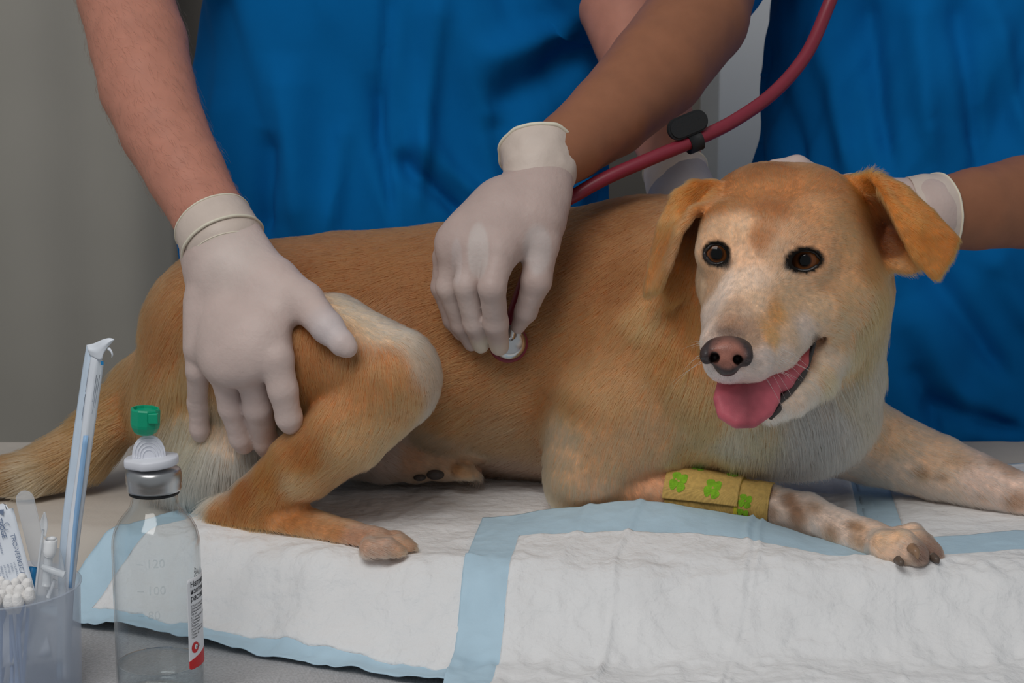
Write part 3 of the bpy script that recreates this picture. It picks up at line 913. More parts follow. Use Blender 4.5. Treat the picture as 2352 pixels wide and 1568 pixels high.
def coat_at(V):
    A = np.array(COAT, float)
    lin = np.array([srgb(*a[3:6]) for a in A]) * np.array((1.04, 0.895, 0.92))
    dirs = np.stack([A[:, 7], np.full(len(A), 0.05), A[:, 8]], -1)
    col = np.zeros((len(V), 3)); ln = np.zeros(len(V)); dr = np.zeros((len(V), 3))
    for i in range(0, len(V), 20000):
        q = V[i:i + 20000]
        d2 = ((q[:, None] - A[None, :, :3]) ** 2).sum(-1) + 2.5e-5
        w = d2 ** -2.4
        w /= w.sum(1, keepdims=True)
        col[i:i + 20000] = w @ lin; ln[i:i + 20000] = w @ A[:, 6]
        w2 = d2 ** -1.5; w2 /= w2.sum(1, keepdims=True)
        dr[i:i + 20000] = w2 @ dirs
    ln = np.where((ln > 8) & (ln < 17), 8 + (ln - 8) * 0.7, ln)
    lum = col @ np.array((0.3, 0.5, 0.2))
    col = lum[:, None] + (col - lum[:, None]) * 1.02
    col = col * (0.97 + 0.34 * np.clip((lum - 0.26) / 0.22, 0, 1))[:, None]      # white hair is cleaner than the tan coat
    col = col * COAT_GAIN
    col = col * np.minimum(1, 0.90 / np.maximum(col.max(1, keepdims=True), 1e-6))
    nz = lattice_noise(V, 0.012, 3) * 0.5 + lattice_noise(V * np.array((1, 1, 1.0)), 0.004, 4) * 0.5
    for (x, y, z, rx, rz, r, g, b, s) in MARKS:
        q = V - np.array((x, y, z))
        d = np.sqrt((q[:, 0] / rx) ** 2 + (q[:, 2] / rz) ** 2 + (q[:, 1] / (1.6 * max(rx, rz))) ** 2) + nz * 0.25
        w = s * np.clip(1.55 - d, 0, 1) ** 1.0 / 1.0
        w = np.clip(w, 0, s)[:, None]
        col = col * (1 - w) + np.array(srgb(r, g, b)) * w
    return col, ln, dr

f = build_dog_field()
dog_me, DV, DF = f.mesh('dog_body')
DN = vnormals(DV, DF)
d_col, d_len, d_dir = coat_at(DV)
d_col = d_col * np.minimum(1, 0.90 / np.maximum(d_col.max(1, keepdims=True), 1e-6))

# bare skin: eye openings, mouth, under the paws
bare = np.zeros(len(DV))
for (x, y, Y, rx, ry, ang) in EYES:
    e, d, rot = eye_frame(x, y, Y, ang)
    q = (DV - np.array(e)) @ rot
    dd = np.sqrt((q[:, 0] / M(rx + 5, Y)) ** 2 + (q[:, 1] / M(ry + 5, Y)) ** 2)
    near = (np.abs(q[:, 2]) < 0.03)
    bare = np.maximum(bare, near * np.clip((0.86 - dd) / 0.04, 0, 1))
    d_len = np.where(near, np.minimum(d_len, 1.2 + 7 * np.clip(dd - 1.05, 0, 5)), d_len)
    dk = (near * np.clip((1.14 - dd) / 0.14, 0, 1))[:, None]
    d_col = d_col * (1 - dk) + np.array((0.014, 0.011, 0.009)) * dk
MOUTH = [P(1872, 775, 1.385), P(1838, 842, 1.366), P(1780, 890, 1.342), P(1715, 905, 1.322)]
mline = spline(MOUTH, None, 12)
md = np.sqrt(((DV[:, None] - mline[None]) ** 2).sum(-1)).min(1)
mouth_w = np.clip((0.0090 - md) / 0.0025, 0, 1)
bare = np.maximum(bare, np.clip((0.0088 - md) / 0.001, 0, 1))
d_col = d_col * (1 - mouth_w[:, None]) + np.array((0.16, 0.035, 0.035)) * mouth_w[:, None]
nose_c = P(1672, 814, 1.304)
nq = (DV - nose_c) / np.array((M(56, 1.3), 0.022, M(46, 1.3)))
bare = np.maximum(bare, (np.linalg.norm(nq, axis=1) < 0.82) * 1.0)
bare = np.maximum(bare, (DV[:, 2] < 0.005) * 1.0)

dog = empty('dog', (0.0, 1.56, 0.0), 'tan and white dog lying on the table with raised head and tongue out', 'dog')
m_skin = mat('dog_undercoat', (0.4, 0.25, 0.12), rough=0.9, attr='coat', spec=0.1, noise=(220, 0.25))
dog_body = link('body', dog_me, m_skin, dog)
set_col(dog_me, 'coat', d_col * np.where(bare > 0.5, 1.0, 0.95)[:, None])

def fur_material(name, attr='fcol'):
    m = bpy.data.materials.new(name); m.use_nodes = True
    nt = m.node_tree; nt.nodes.remove(nt.nodes['Principled BSDF'])
    h = nt.nodes.new('ShaderNodeBsdfHairPrincipled'); h.model = 'CHIANG'; h.parametrization = 'COLOR'
    a = nt.nodes.new('ShaderNodeAttribute'); a.attribute_name = attr
    nt.links.new(a.outputs['Color'], h.inputs['Color'])
    h.inputs['Roughness'].default_value = 0.45
    h.inputs['Radial Roughness'].default_value = 0.75
    h.inputs['Coat'].default_value = 0.0
    nt.links.new(h.outputs[0], nt.nodes['Material Output'].inputs['Surface'])
    return m

def hair_object(name, pts, rad, col, material, parent):
    """pts (n,k,3), rad (n,k), col (n,3) -> one curves object"""
    n, k, _ = pts.shape
    hc = bpy.data.hair_curves.new(name)
    hc.add_curves([k] * n)
    hc.attributes['position'].data.foreach_set('vector', pts.astype(np.float32).ravel())
    ra = hc.attributes.get('radius') or hc.attributes.new('radius', 'FLOAT', 'POINT')
    ra.data.foreach_set('value', rad.astype(np.float32).ravel())
    ca = hc.attributes.new('fcol', 'FLOAT_COLOR', 'CURVE')
    c4 = np.ones((n, 4), np.float32); c4[:, :3] = col
    ca.data.foreach_set('color', c4.ravel())
    hc.materials.append(material)
    o = bpy.data.objects.new(name, hc); COL.objects.link(o)
    if parent is not None:
        o.parent = parent; o.matrix_parent_inverse = Matrix.Translation(-Vector(world_loc(parent)))
    return o

def grow_fur(n_hairs):
    T = np.concatenate([DF[:, [0, 1, 2]], DF[:, [0, 2, 3]]])
    a = DV[T]
    area = 0.5 * np.linalg.norm(np.cross(a[:, 1] - a[:, 0], a[:, 2] - a[:, 0]), axis=1)
    fl = d_len[T].mean(1); fb = bare[T].max(1); fn = DN[T].mean(1)
    view = np.array((0, 0, CAM_Z)) - a.mean(1); view /= np.linalg.norm(view, axis=1, keepdims=True)
    facing = (fn * view).sum(1)
    dens = np.clip(12.0 / fl, 0.7, 3.2) * np.where(facing < -0.15, 0.25, 1.0) * (fb < 0.5) * np.where(fn[:, 2] < -0.8, 0.3, 1.0)
    pr = area * dens; cum = np.cumsum(pr); cum /= cum[-1]
    ti = np.searchsorted(cum, rng.random(n_hairs))
    r1, r2 = np.sqrt(rng.random(n_hairs)), rng.random(n_hairs)
    w = np.stack([1 - r1, r1 * (1 - r2), r1 * r2], -1)
    tv = T[ti]
    lerp = lambda X: (X[tv] * (w[..., None] if X.ndim == 2 else w)).sum(1)
    p = lerp(DV); n = lerp(DN); n /= np.linalg.norm(n, axis=1, keepdims=True)
    L_ = lerp(d_len) * 0.001; d = lerp(d_dir); c = lerp(d_col)
    # none in the eye openings
    for (x, y, Y, rx, ry, ang) in EYES:
        e, dd_, rot = eye_frame(x, y, Y, ang)
        q = (p - np.array(e)) @ rot
        inside = (np.sqrt((q[:, 0] / M(rx + 1, Y)) ** 2 + (q[:, 1] / M(ry + 1, Y)) ** 2) < 1.0) & (np.abs(q[:, 2]) < 0.03)
        L_ = np.where(inside, 1e-5, L_)
    # clumps: neighbours lean together
    sw = np.stack([lattice_noise(p, 0.020, 11 + i) * 0.20 + lattice_noise(p, 0.006, 21 + i) * 0.09 for i in range(3)], -1)
    d = d / (np.linalg.norm(d, axis=1, keepdims=True) + 1e-9) + sw + rng.normal(0, 0.11, (n_hairs, 3))
    d -= n * (d * n).sum(1, keepdims=True)
    d /= np.linalg.norm(d, axis=1, keepdims=True) + 1e-9
    L_ = L_ * rng.uniform(0.65, 1.15, n_hairs)
    lift = np.clip(rng.normal(0.24, 0.08, n_hairs) + 0.05 * lattice_noise(p, 0.007, 31), 0.10, 0.8)
    s = np.array((0.0, 0.3, 0.65, 1.0))
    up = lift[:, None] * (s * 1.0 - 0.55 * s * s)[None]
    pts = p[:, None] + L_[:, None, None] * (d[:, None] * s[None, :, None] + n[:, None] * up[..., None])
    pts[:, 1:, 2] -= (L_[:, None] * 0.10) * (s[1:] ** 2)[None]
    pts[..., 2] = np.maximum(pts[..., 2], 0.002)
    wid = np.clip(L_ / 0.012, 0.55, 1.35)
    rad = wid[:, None] * np.array((0.000120, 0.000110, 0.000085, 0.00002))[None]
    br = 1 + 0.07 * rng.normal(0, 1, n_hairs) + 0.12 * lattice_noise(p, 0.006, 41) + 0.08 * lattice_noise(p, 0.03, 42)
    c = c * np.clip(br, 0.72, 1.4)[:, None]
    c = np.maximum(c * np.minimum(1, 0.95 / np.maximum(c.max(1, keepdims=True), 1e-6)), 0.004)
    return pts, rad, c

fp, fr, fc = grow_fur(FUR_N)
fur = hair_object('fur', fp, fr, fc, fur_material('dog_fur'), dog)
fur['kind'] = 'stuff'

# eyes
def eyeball(x, y, Y, ang, rad):
    e, d, rot = eye_frame(x, y, Y, ang)
    me = bpy.data.meshes.new('eye'); bm = bmesh.new()
    bmesh.ops.create_uvsphere(bm, u_segments=64, v_segments=48, radius=rad)
    q = Vector((0, 0, 1)).rotation_difference(d)
    c = e - d * rad
    ang_ = []
    for v in bm.verts:
        ang_.append(math.acos(max(-1, min(1, v.co.normalized().z))))
        z = v.co.normalized().z
        v.co = q @ v.co + c
    bm.to_mesh(me); bm.free()
    a = np.array(ang_)
    pup, iris = np.array((0.003, 0.003, 0.003)), np.array(srgb(104, 60, 30))
    col = np.tile(np.array(srgb(58, 42, 34)), (len(a), 1))
    t = np.clip((a - 0.40) / 0.50, 0, 1)[:, None]
    col = np.where((a < 0.92)[:, None], iris * (1.1 - 0.5 * t), col)
    col = np.where(((a > 0.88) & (a < 1.0))[:, None], np.array((0.008, 0.006, 0.005)), col)
    w = np.clip((0.36 - a) / 0.05, 0, 1)[:, None]
    col = col * (1 - w) + pup * w
    set_col(me, 'icol', col)
    return link('eye', me, bpy.data.materials.get('dog_eye') or mat('dog_eye', (0.02, 0.01, 0.01), rough=0.03, attr='icol', spec=0.3), dog)

def eyelid(x, y, Y, ang, rx, ry, rad, inner):
    """dark rim around the eye, almond shaped, drawn out towards the inner corner"""
    e, d, rot = eye_frame(x, y, Y, ang)
    c = np.array(e) - np.array(d) * rad
    pts, rr = [], []
    for t in np.linspace(0, 2 * math.pi, 40, endpoint=False):
        u, v = math.cos(t), math.sin(t)
        k = 1.0 + ((0.24 if inner > 0 else 0.14) if u * inner > 0 else 0.04) * max(0, abs(u) - 0.55) / 0.45
        px_, py_ = M(rx, Y) * u * k, M(ry, Y) * v * (1 - 0.25 * abs(u) ** 3) * (1.0 if v < 0 else 0.96) - (0.0012 if abs(u) > 0.8 else 0)
        zz_ = math.sqrt(max(1e-6, rad ** 2 - (px_ ** 2 + py_ ** 2) * 0.85))
        pts.append(c + rot @ np.array((px_, py_, zz_ + 0.0004)))
        rr.append(0.0012 + 0.0005 * (v < 0))
    pts.append(pts[0]); rr.append(rr[0])
    return tube('eyelid', pts, rr, m_rim, dog, seg=10, sub=2, caps=False)
m_rim = mat('eyelid_skin', srgb(38, 32, 30), rough=0.35, bump=[('noise', 900, 0.4, 0.0006)])
EYE_R = 0.0157
for i, (x, y, Y, rx, ry, ang) in enumerate(EYES):
    eyeball(x, y, Y, ang, EYE_R)
    eyelid(x, y, Y, ang, rx - 1, ry - 1, EYE_R, 1 if i == 0 else -1)

# nose leather with nostrils
NOSTRIL = ((1643, 822, -1), (1693, 826, 1))
nf = Field(nose_c - 0.032, nose_c + 0.032, 0.0008)
nf.ell(P(1672, 797, 1.306), (M(54, 1.3), 0.0155, M(25, 1.3)), 0.004)
nf.ell(P(1671, 815, 1.304), (M(46, 1.3), 0.0150, M(30, 1.3)), 0.005)
nf.ell(P(1669, 843, 1.304), (M(25, 1.3), 0.0135, M(20, 1.3)), 0.006)
for (x, y, dx) in NOSTRIL:
    nf.ell(P(x + 22 * dx, y - 6, 1.299), (M(14, 1.3), 0.009, M(20, 1.3)), 0.005)
    nf.limb([L(x, y, 1.284, 12), L(x + 1 * dx, y - 1, 1.299, 9)], 0.003, 's')
    nf.limb([L(x + 5 * dx, y + 3, 1.289, 8), L(x + 18 * dx, y + 11, 1.291, 6), L(x + 30 * dx, y + 6, 1.296, 4)], 0.003, 's')
nf.ell(P(1655, 800, 1.2895) + np.array((0.006, -0.0985, 0.012)), (0.1, 0.1, 0.1), 0.006, 's')
nf.limb([L(1667, 826, 1.2878, 3), L(1668, 868, 1.2905, 3.2)], 0.002, 's')
n_me, nV, nF = nf.mesh('nose')
q = (nV - P(1672, 806, 1.29))
px_ = q[:, 0] / M(1, 1.3); pz_ = q[:, 2] / M(1, 1.3)
edge = np.clip((np.sqrt((px_ / 52) ** 2 + ((pz_ + 8) / 42) ** 2) - 0.55) / 0.35, 0, 1)
edge = np.maximum(edge, np.clip((-pz_ - 20) / 20, 0, 1) * 0.5)
spk = np.clip((lattice_noise(nV, 0.0016, 5) - 0.50) * 4, 0, 1) * 0.4
nsc = np.array(srgb(164, 108, 92)) * (1 - edge[:, None]) + np.array(srgb(62, 52, 52)) * edge[:, None]
nsc = nsc * (1 - spk[:, None]) * (1 + 0.15 * lattice_noise(nV, 0.004, 6))[:, None]
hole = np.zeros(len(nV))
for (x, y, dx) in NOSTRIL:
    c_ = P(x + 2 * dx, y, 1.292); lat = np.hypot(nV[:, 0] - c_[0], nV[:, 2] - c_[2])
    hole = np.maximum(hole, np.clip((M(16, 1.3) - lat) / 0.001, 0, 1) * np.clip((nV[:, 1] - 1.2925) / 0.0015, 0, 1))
nsc = nsc * (1 - 0.93 * hole[:, None])  # nostril recesses: shade painted into the nose colour
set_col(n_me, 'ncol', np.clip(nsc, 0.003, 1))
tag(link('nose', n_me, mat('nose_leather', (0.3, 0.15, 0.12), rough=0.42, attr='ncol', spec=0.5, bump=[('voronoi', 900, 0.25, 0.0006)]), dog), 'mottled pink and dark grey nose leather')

# tongue, gums and dark lip edge
tf = Field(P(1590, 1010, 1.28), P(1910, 750, 1.43), 0.0011)
tp = [P(*q) for q in ((1662, 880, 1.333), (1714, 876, 1.330), (1776, 880, 1.341), (1653, 915, 1.322), (1714, 914, 1.323), (1778, 916, 1.333),
                      (1662, 950, 1.317), (1692, 969, 1.314), (1728, 968, 1.316), (1762, 944, 1.326), (1714, 945, 1.319))]
tf.tris(tp, [(0, 1, 3), (1, 4, 3), (1, 2, 4), (2, 5, 4), (3, 4, 6), (4, 10, 6), (6, 10, 7), (7, 10, 8), (8, 10, 9), (9, 10, 4), (4, 5, 9)], M(15, 1.33), 0.004)
tf.limb([L(1750, 888, 1.343, 34), L(1795, 872, 1.356, 27), L(1835, 835, 1.372, 20), L(1862, 796, 1.384, 10)], 0.006)
tf.limb([L(1714, 890, 1.3175, 3), L(1714, 950, 1.3065, 3)], 0.005, 's')
t_me, tV, tF = tf.mesh('tongue')
tq = np.clip(1 - np.abs((tV[:, 0] - P(1716, 920, 1.32)[0]) / M(45, 1.32)), 0, 1) * np.clip((P(1716, 880, 1.32)[2] + 0.006 - tV[:, 2]) / 0.01, 0, 1)
tc = np.array(srgb(196, 96, 108)) * (1 - 0.45 * tq[:, None]) * (1 + 0.10 * lattice_noise(tV, 0.004, 8))[:, None]
back = np.clip((tV[:, 1] - 1.352) / 0.02, 0, 1)[:, None]
tc = tc * (1 - back) + np.array(srgb(200, 92, 92)) * back * (1 + 0.25 * lattice_noise(tV, 0.005, 9))[:, None]
set_col(t_me, 'tcol', tc)
tag(link('tongue', t_me, mat('tongue_flesh', (0.5, 0.15, 0.18), rough=0.48, attr='tcol', spec=0.4, sss=0.15, sss_col=(0.006, 0.002, 0.002), bump=[('voronoi', 1400, 0.2, 0.0005)]), dog), 'pink tongue hanging out of the open mouth')
m_lip = mat('lip_skin', srgb(62, 56, 54), rough=0.5, bump=[('noise', 500, 0.5, 0.001)])
tag(tube('lip', [P(1876, 768, 1.383), P(1862, 810, 1.377), P(1843, 858, 1.366), P(1812, 900, 1.352), P(1786, 925, 1.341), P(1788, 938, 1.334), P(1768, 958, 1.328)],
         [0.0012, 0.0022, 0.0030, 0.0030, 0.0024, 0.0026, 0.0024], m_lip, dog, seg=10), 'dark lower lip edge')

# claws and pads
m_claw = mat('claw_horn', srgb(150, 118, 92), rough=0.35, noise=(120, 0.3))
m_claw2 = mat('dark_claw_horn', srgb(92, 78, 68), rough=0.4, noise=(120, 0.3))
def claw(a, b, c, r, m=None):
    tube('claw', [P(*a), P(*b), P(*c)], [r, r * 0.8, r * 0.15], m or m_claw, dog, seg=10, sub=4)
claw((2094, 1258, 1.326), (2104, 1268, 1.318), (2108, 1284, 1.316), 0.0040)
claw((2142, 1278, 1.338), (2152, 1286, 1.332), (2156, 1294, 1.331), 0.0034, m_claw2)
claw((2062, 1286, 1.326), (2070, 1293, 1.319), (2073, 1300, 1.318), 0.0034, m_claw2)
m_pad = mat('paw_pad_skin', srgb(74, 66, 62), rough=0.7, bump=[('voronoi', 500, 0.5, 0.001)])
for (x, y, Y, rx, ry) in ((1000, 1090, 1.5425, 21, 12), (964, 1096, 1.5440, 15, 8)):
    pf_ = Field(P(x, y, Y) - 0.014, P(x, y, Y) + 0.014, 0.001)
    pf_.ell(P(x, y, Y), (M(rx, Y), 0.006, M(ry, Y)), 0.002)
    link('paw_pad', pf_.mesh('paw_pad')[0], m_pad, dog)

# whiskers and lashes
wp = []
for k in range(26):
    if k % 3:
        a0 = P(rng.uniform(1735, 1800), rng.uniform(800, 862), 1.332); dv = np.array((rng.uniform(0.5, 1), -rng.uniform(0.1, 0.5), -rng.uniform(0.0, 0.9)))
    else:
        a0 = P(rng.uniform(1622, 1640), rng.uniform(780, 830), 1.332); dv = np.array((-1, -rng.uniform(0.1, 0.4), -rng.uniform(-0.4, 0.6)))
    dv /= np.linalg.norm(dv); ln = rng.uniform(0.012, 0.034)
    s = np.linspace(0, 1, 5)[:, None]
    wp.append(a0 + dv * ln * s + np.array((0, 0, -0.25)) * ln * s ** 2)
wp = np.array(wp)
wk = hair_object('whiskers', wp, np.tile(np.array((0.00016, 0.00014, 0.00012, 0.00008, 0.00003)), (len(wp), 1)), np.tile(np.array((0.75, 0.7, 0.6)), (len(wp), 1)), bpy.data.materials['dog_fur'], dog)
wk['kind'] = 'stuff'
# ------------------------------------------------------------------ the two people behind the table
m_scrub = mat('blue_scrub_cotton', srgb(0, 104, 172), rough=0.9, noise=(14, 0.05), spec=0.15, bump=[('weave', 500, 0.2, 0.0001), ('noise', 55, 0.12, 0.003)])
m_scrub2 = mat('dark_blue_trousers', srgb(10, 70, 120), rough=0.9, noise=(14, 0.05))
m_skin1 = mat('pale_skin', srgb(190, 130, 110), rough=0.52, noise=(60, 0.07), sss=0.12, sss_col=(0.010, 0.004, 0.002), bump=[('voronoi', 700, 0.15, 0.0006), ('noise', 90, 0.12, 0.002)], spec=0.4)
m_skin2 = mat('tan_skin', srgb(152, 100, 72), rough=0.5, noise=(60, 0.06), sss=0.10, sss_col=(0.008, 0.003, 0.002), bump=[('voronoi', 800, 0.12, 0.0005)], spec=0.4)
m_glove = mat('latex_glove', srgb(206, 190, 184), rough=0.5, noise=(35, 0.06), sss=0.1, sss_col=(0.006, 0.003, 0.003), attr='gcol', bump=[('noise', 320, 0.2, 0.0015), ('noise', 75, 0.22, 0.004)], spec=0.4)
m_bead = mat('latex_bead', srgb(226, 218, 198), rough=0.45)
m_cuff = mat('latex_cuff', srgb(210, 194, 182), rough=0.5, noise=(40, 0.05), bump=[('noise', 220, 0.25, 0.0015)], spec=0.4)
m_hair = mat('dark_hair', srgb(50, 36, 28), rough=0.6, noise=(200, 0.4), bump=[('noise', 300, 0.6, 0.002)])
m_shoe = mat('white_clog', srgb(220, 220, 220), rough=0.5)

def person_figure(label, cx, cy, sh_z, skin, arms, lean, sleeve, seed, shirt_pts, folds):
    """arms = list of joint chains shoulder > elbow > wrist, as (point, radius)"""
    root = empty('person', (cx, cy, FLOOR_Z), label, 'person')
    hd = sh_z + 0.27
    lo = np.array((min([cx - 0.30] + [p[0] - r for a in arms for p, r in a]) - 0.02, min(p[1] - r for a in arms for p, r in a) - 0.02, -0.15))
    hi = np.array((max([cx + 0.30] + [p[0] + r for a in arms for p, r in a]) + 0.02, cy + 0.2, hd + 0.16))
    b = Field(lo, hi, 0.004)
    T = lambda x, y, z, r: (np.array((cx + x, cy + y, z)), r)
    sq = (np.array((0, 1.0, 0)), 0.66)
    b.limb([T(0, 0.02, -0.1, 0.125), T(0, 0.02, 0.12, 0.12), T(0, 0.02, sh_z - 0.16, 0.13), T(0, 0.02, sh_z - 0.06, 0.12)], 0.03, squash=sq)
    b.limb([T(-0.17, 0.01, sh_z - 0.02, 0.06), T(0.17, 0.01, sh_z - 0.02, 0.06)], 0.05)
    b.limb([T(0, 0.01, sh_z, 0.06), T(0, -0.01, sh_z + 0.14, 0.055)], 0.03)
    b.limb([T(0, -0.02, hd + 0.02, 0.078), T(0, -0.01, hd + 0.06, 0.082)], 0.02)
    b.limb([T(0, -0.045, hd - 0.06, 0.045)], 0.04)
    b.limb([T(0, -0.098, hd + 0.01, 0.010), T(0, -0.112, hd - 0.02, 0.013)], 0.012)
    for s in (-1, 1):
        b.ell(np.array((cx + s * 0.083, cy - 0.005, hd)), (0.010, 0.018, 0.03), 0.006)
        b.ell(np.array((cx + s * 0.032, cy - 0.098, hd + 0.02)), (0.016, 0.010, 0.010), 0.006, 's')
    b.ell(np.array((cx, cy - 0.092, hd - 0.06)), (0.024, 0.006, 0.004), 0.004, 's')
    for a in arms:
        b.limb(a, 0.02)
    me, V, F = b.mesh('body')
    link('body', me, skin, root)
    # hair cap
    hf = Field(np.array((cx - 0.12, cy - 0.14, hd - 0.1)), np.array((cx + 0.12, cy + 0.14, hd + 0.17)), 0.004)
    hf.limb([T(0, 0.0, hd + 0.045, 0.094), T(0, 0.015, hd + 0.01, 0.088)], 0.01)
    hf.ell(np.array((cx, cy - 0.10, hd - 0.02)), (0.085, 0.06, 0.085), 0.01, 's')
    link('hair', hf.mesh('hair')[0], m_hair, root)
    # scrub top with soft folds
    sf = Field(np.array((cx - 0.42, cy - 0.25, -0.30)), np.array((cx + 0.42, cy + 0.25, sh_z + 0.09)), 0.0045)
    sf.limb([T(*q) for q in shirt_pts], 0.02, squash=(np.array((0, 1.0, 0)), 0.62))
    sf.limb([T(-0.18, 0.01, sh_z - 0.02, 0.075), T(0.18, 0.01, sh_z - 0.02, 0.075)], 0.06)
    for s in sleeve:
        sf.limb(s, 0.03)
    sf.limb([T(0, -0.03, sh_z + 0.09, 0.075)], 0.01, 's')
    sme, SV, SF = sf.mesh('scrub_top')
    N = vnormals(SV, SF)
    q = SV * np.array((1.0, 1.0, 0.30)) + np.array((0.0, 0, 0)) + lean * SV[:, 2:3] * np.array((1.0, 0, 0))
    disp = 0.017 * lattice_noise(q, 0.085, seed) + 0.010 * lattice_noise(q + 0.3, 0.04, seed + 1) + 0.0022 * lattice_noise(q, 0.016, seed + 2)
    q2 = SV * np.array((0.5, 1, 1.0)) + SV[:, :1] * np.array((0, 0, 0.5))
    disp += 0.012 * np.maximum(0, lattice_noise(q2, 0.06, seed + 3)) * np.clip(1 - np.abs(SV[:, 2] - 0.14) / 0.16, 0, 1)
    for (x0, y0, x1, y1, wpx, hm) in folds:              # larger folds: ridge (+) or valley (-) from point to point on the front
        yf = cy - 0.135
        a_, b_ = P(x0, y0, yf)[[0, 2]], P(x1, y1, yf)[[0, 2]]
        ab = b_ - a_; v = SV[:, [0, 2]] - a_
        t = np.clip((v @ ab) / (ab @ ab), 0, 1)
        bow = 0.10 * np.linalg.norm(ab) * np.sin(t * math.pi)
        d = np.abs(np.linalg.norm(v - t[:, None] * ab, axis=1) - 0.0 * bow)
        wm = M(wpx, yf) * (0.6 + 0.8 * t)
        disp += hm * np.exp(-(d / wm) ** 2) * np.clip(np.minimum(t, 1 - t) * 5 + 0.15, 0, 1) * (SV[:, 1] < cy)
    SV2 = SV + N * disp[:, None]
    sme.vertices.foreach_set('co', SV2.astype(np.float32).ravel()); sme.update()
    link('scrub_top', sme, m_scrub, root)
    # trousers and shoes below the table
    tf_ = Field(np.array((cx - 0.24, cy - 0.20, FLOOR_Z + 0.05)), np.array((cx + 0.24, cy + 0.2, -0.06)), 0.008)
    tf_.limb([T(0, 0, -0.2, 0.16), T(0, 0, -0.10, 0.16)], 0.03, squash=sq)
    for s in (-1, 1):
        tf_.limb([T(s * 0.09, 0, -0.2, 0.095), T(s * 0.10, 0, FLOOR_Z + 0.42, 0.072), T(s * 0.10, 0.01, FLOOR_Z + 0.12, 0.06)], 0.02)
        sh_ = Field(np.array((cx + s * 0.10 - 0.07, cy - 0.20, FLOOR_Z - 0.01)), np.array((cx + s * 0.10 + 0.07, cy + 0.12, FLOOR_Z + 0.13)), 0.006)
        sh_.limb([T(s * 0.10, 0.05, FLOOR_Z + 0.05, 0.045), T(s * 0.10, -0.12, FLOOR_Z + 0.035, 0.04)], 0.01)
        sh_.flat_floor(FLOOR_Z + 0.001)
        link('shoe', sh_.mesh('shoe')[0], m_shoe, root)
    link('trousers', tf_.mesh('trousers')[0], m_scrub2, root)
    return root

def glove(root, palm, fingers, box_, tints, k=0.008, h=0.0015, extra=None, label=None, base=(204, 183, 175)):
    lo = np.min([p - r for p, r in box_], axis=0) - 0.012; hi = np.max([p + r for p, r in box_], axis=0) + 0.012
    g = Field(lo, hi, h)
    for pts, kk, sq in palm: g.limb(pts, kk, squash=sq)
    base_d = g.D.copy(); res = g.D.copy()
    for fg in fingers:
        g.D = base_d.copy(); g.limb(fg, k)
        a = res; bb = g.D; kk = 0.0015
        hh = np.maximum(kk - np.abs(a - bb), 0); res = np.minimum(a, bb) - hh * hh / (4 * kk)
    g.D = res
    if extra: extra(g)
    me, V, F = g.mesh('glove')
    c = np.tile(np.array(srgb(*base)), (len(V), 1))
    for (pt, r, col, s) in tints:
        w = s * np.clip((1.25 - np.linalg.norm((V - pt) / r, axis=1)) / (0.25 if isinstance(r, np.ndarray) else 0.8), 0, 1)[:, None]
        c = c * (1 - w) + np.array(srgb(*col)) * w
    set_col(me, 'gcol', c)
    o = link('glove', me, m_glove, root)
    if label: o['label'] = label
    return o

def cuff(glove_o, pts, bead, seed, wav=0.05, folds=(), seg=64):
    """open latex cuff around the wrist: tube with a rolled bead at its rim"""
    c, r = spline([p for p, _ in pts], [q for _, q in pts], 8)
    t, U, W = frames(c)
    th = np.linspace(0, 2 * math.pi, seg, endpoint=False)
    ring = np.cos(th)[None, :, None] * U[:, None] + np.sin(th)[None, :, None] * W[:, None]
    pos = c[:, None] + ring * r[:, None, None]
    n = 1 + wav * lattice_noise(pos, 0.022, seed) + wav * 0.5 * lattice_noise(pos, 0.009, seed + 1)
    outer = c[:, None] + ring * (r[:, None] * n)[..., None]
    inner = c[:, None] + ring * (r[:, None] * n - 0.0009)[..., None]
    A = np.concatenate([outer, inner[::-1]], 0)
    me = mesh_np('cuff', A.reshape(-1, 3), grid_faces(len(A), seg, close_u=True, close_v=True)[:, ::-1])
    cu_ = link('cuff', me, m_cuff, glove_o)
    for (i, br) in [(0, bead)] + list(folds):
        loop = outer[i]
        V = []; 
        cen = loop.mean(0)
        for j in range(seg):
            rad_ = loop[j] - cen; rad_ /= np.linalg.norm(rad_); ax = t[i]
            for a in np.linspace(0, 2 * math.pi, 8, endpoint=False):
                V.append(loop[j] + br * (math.cos(a) * rad_ + math.sin(a) * ax))
        link('bead', mesh_np('bead', np.array(V), grid_faces(seg, 8, True, True)), m_bead, cu_)
    return cu_

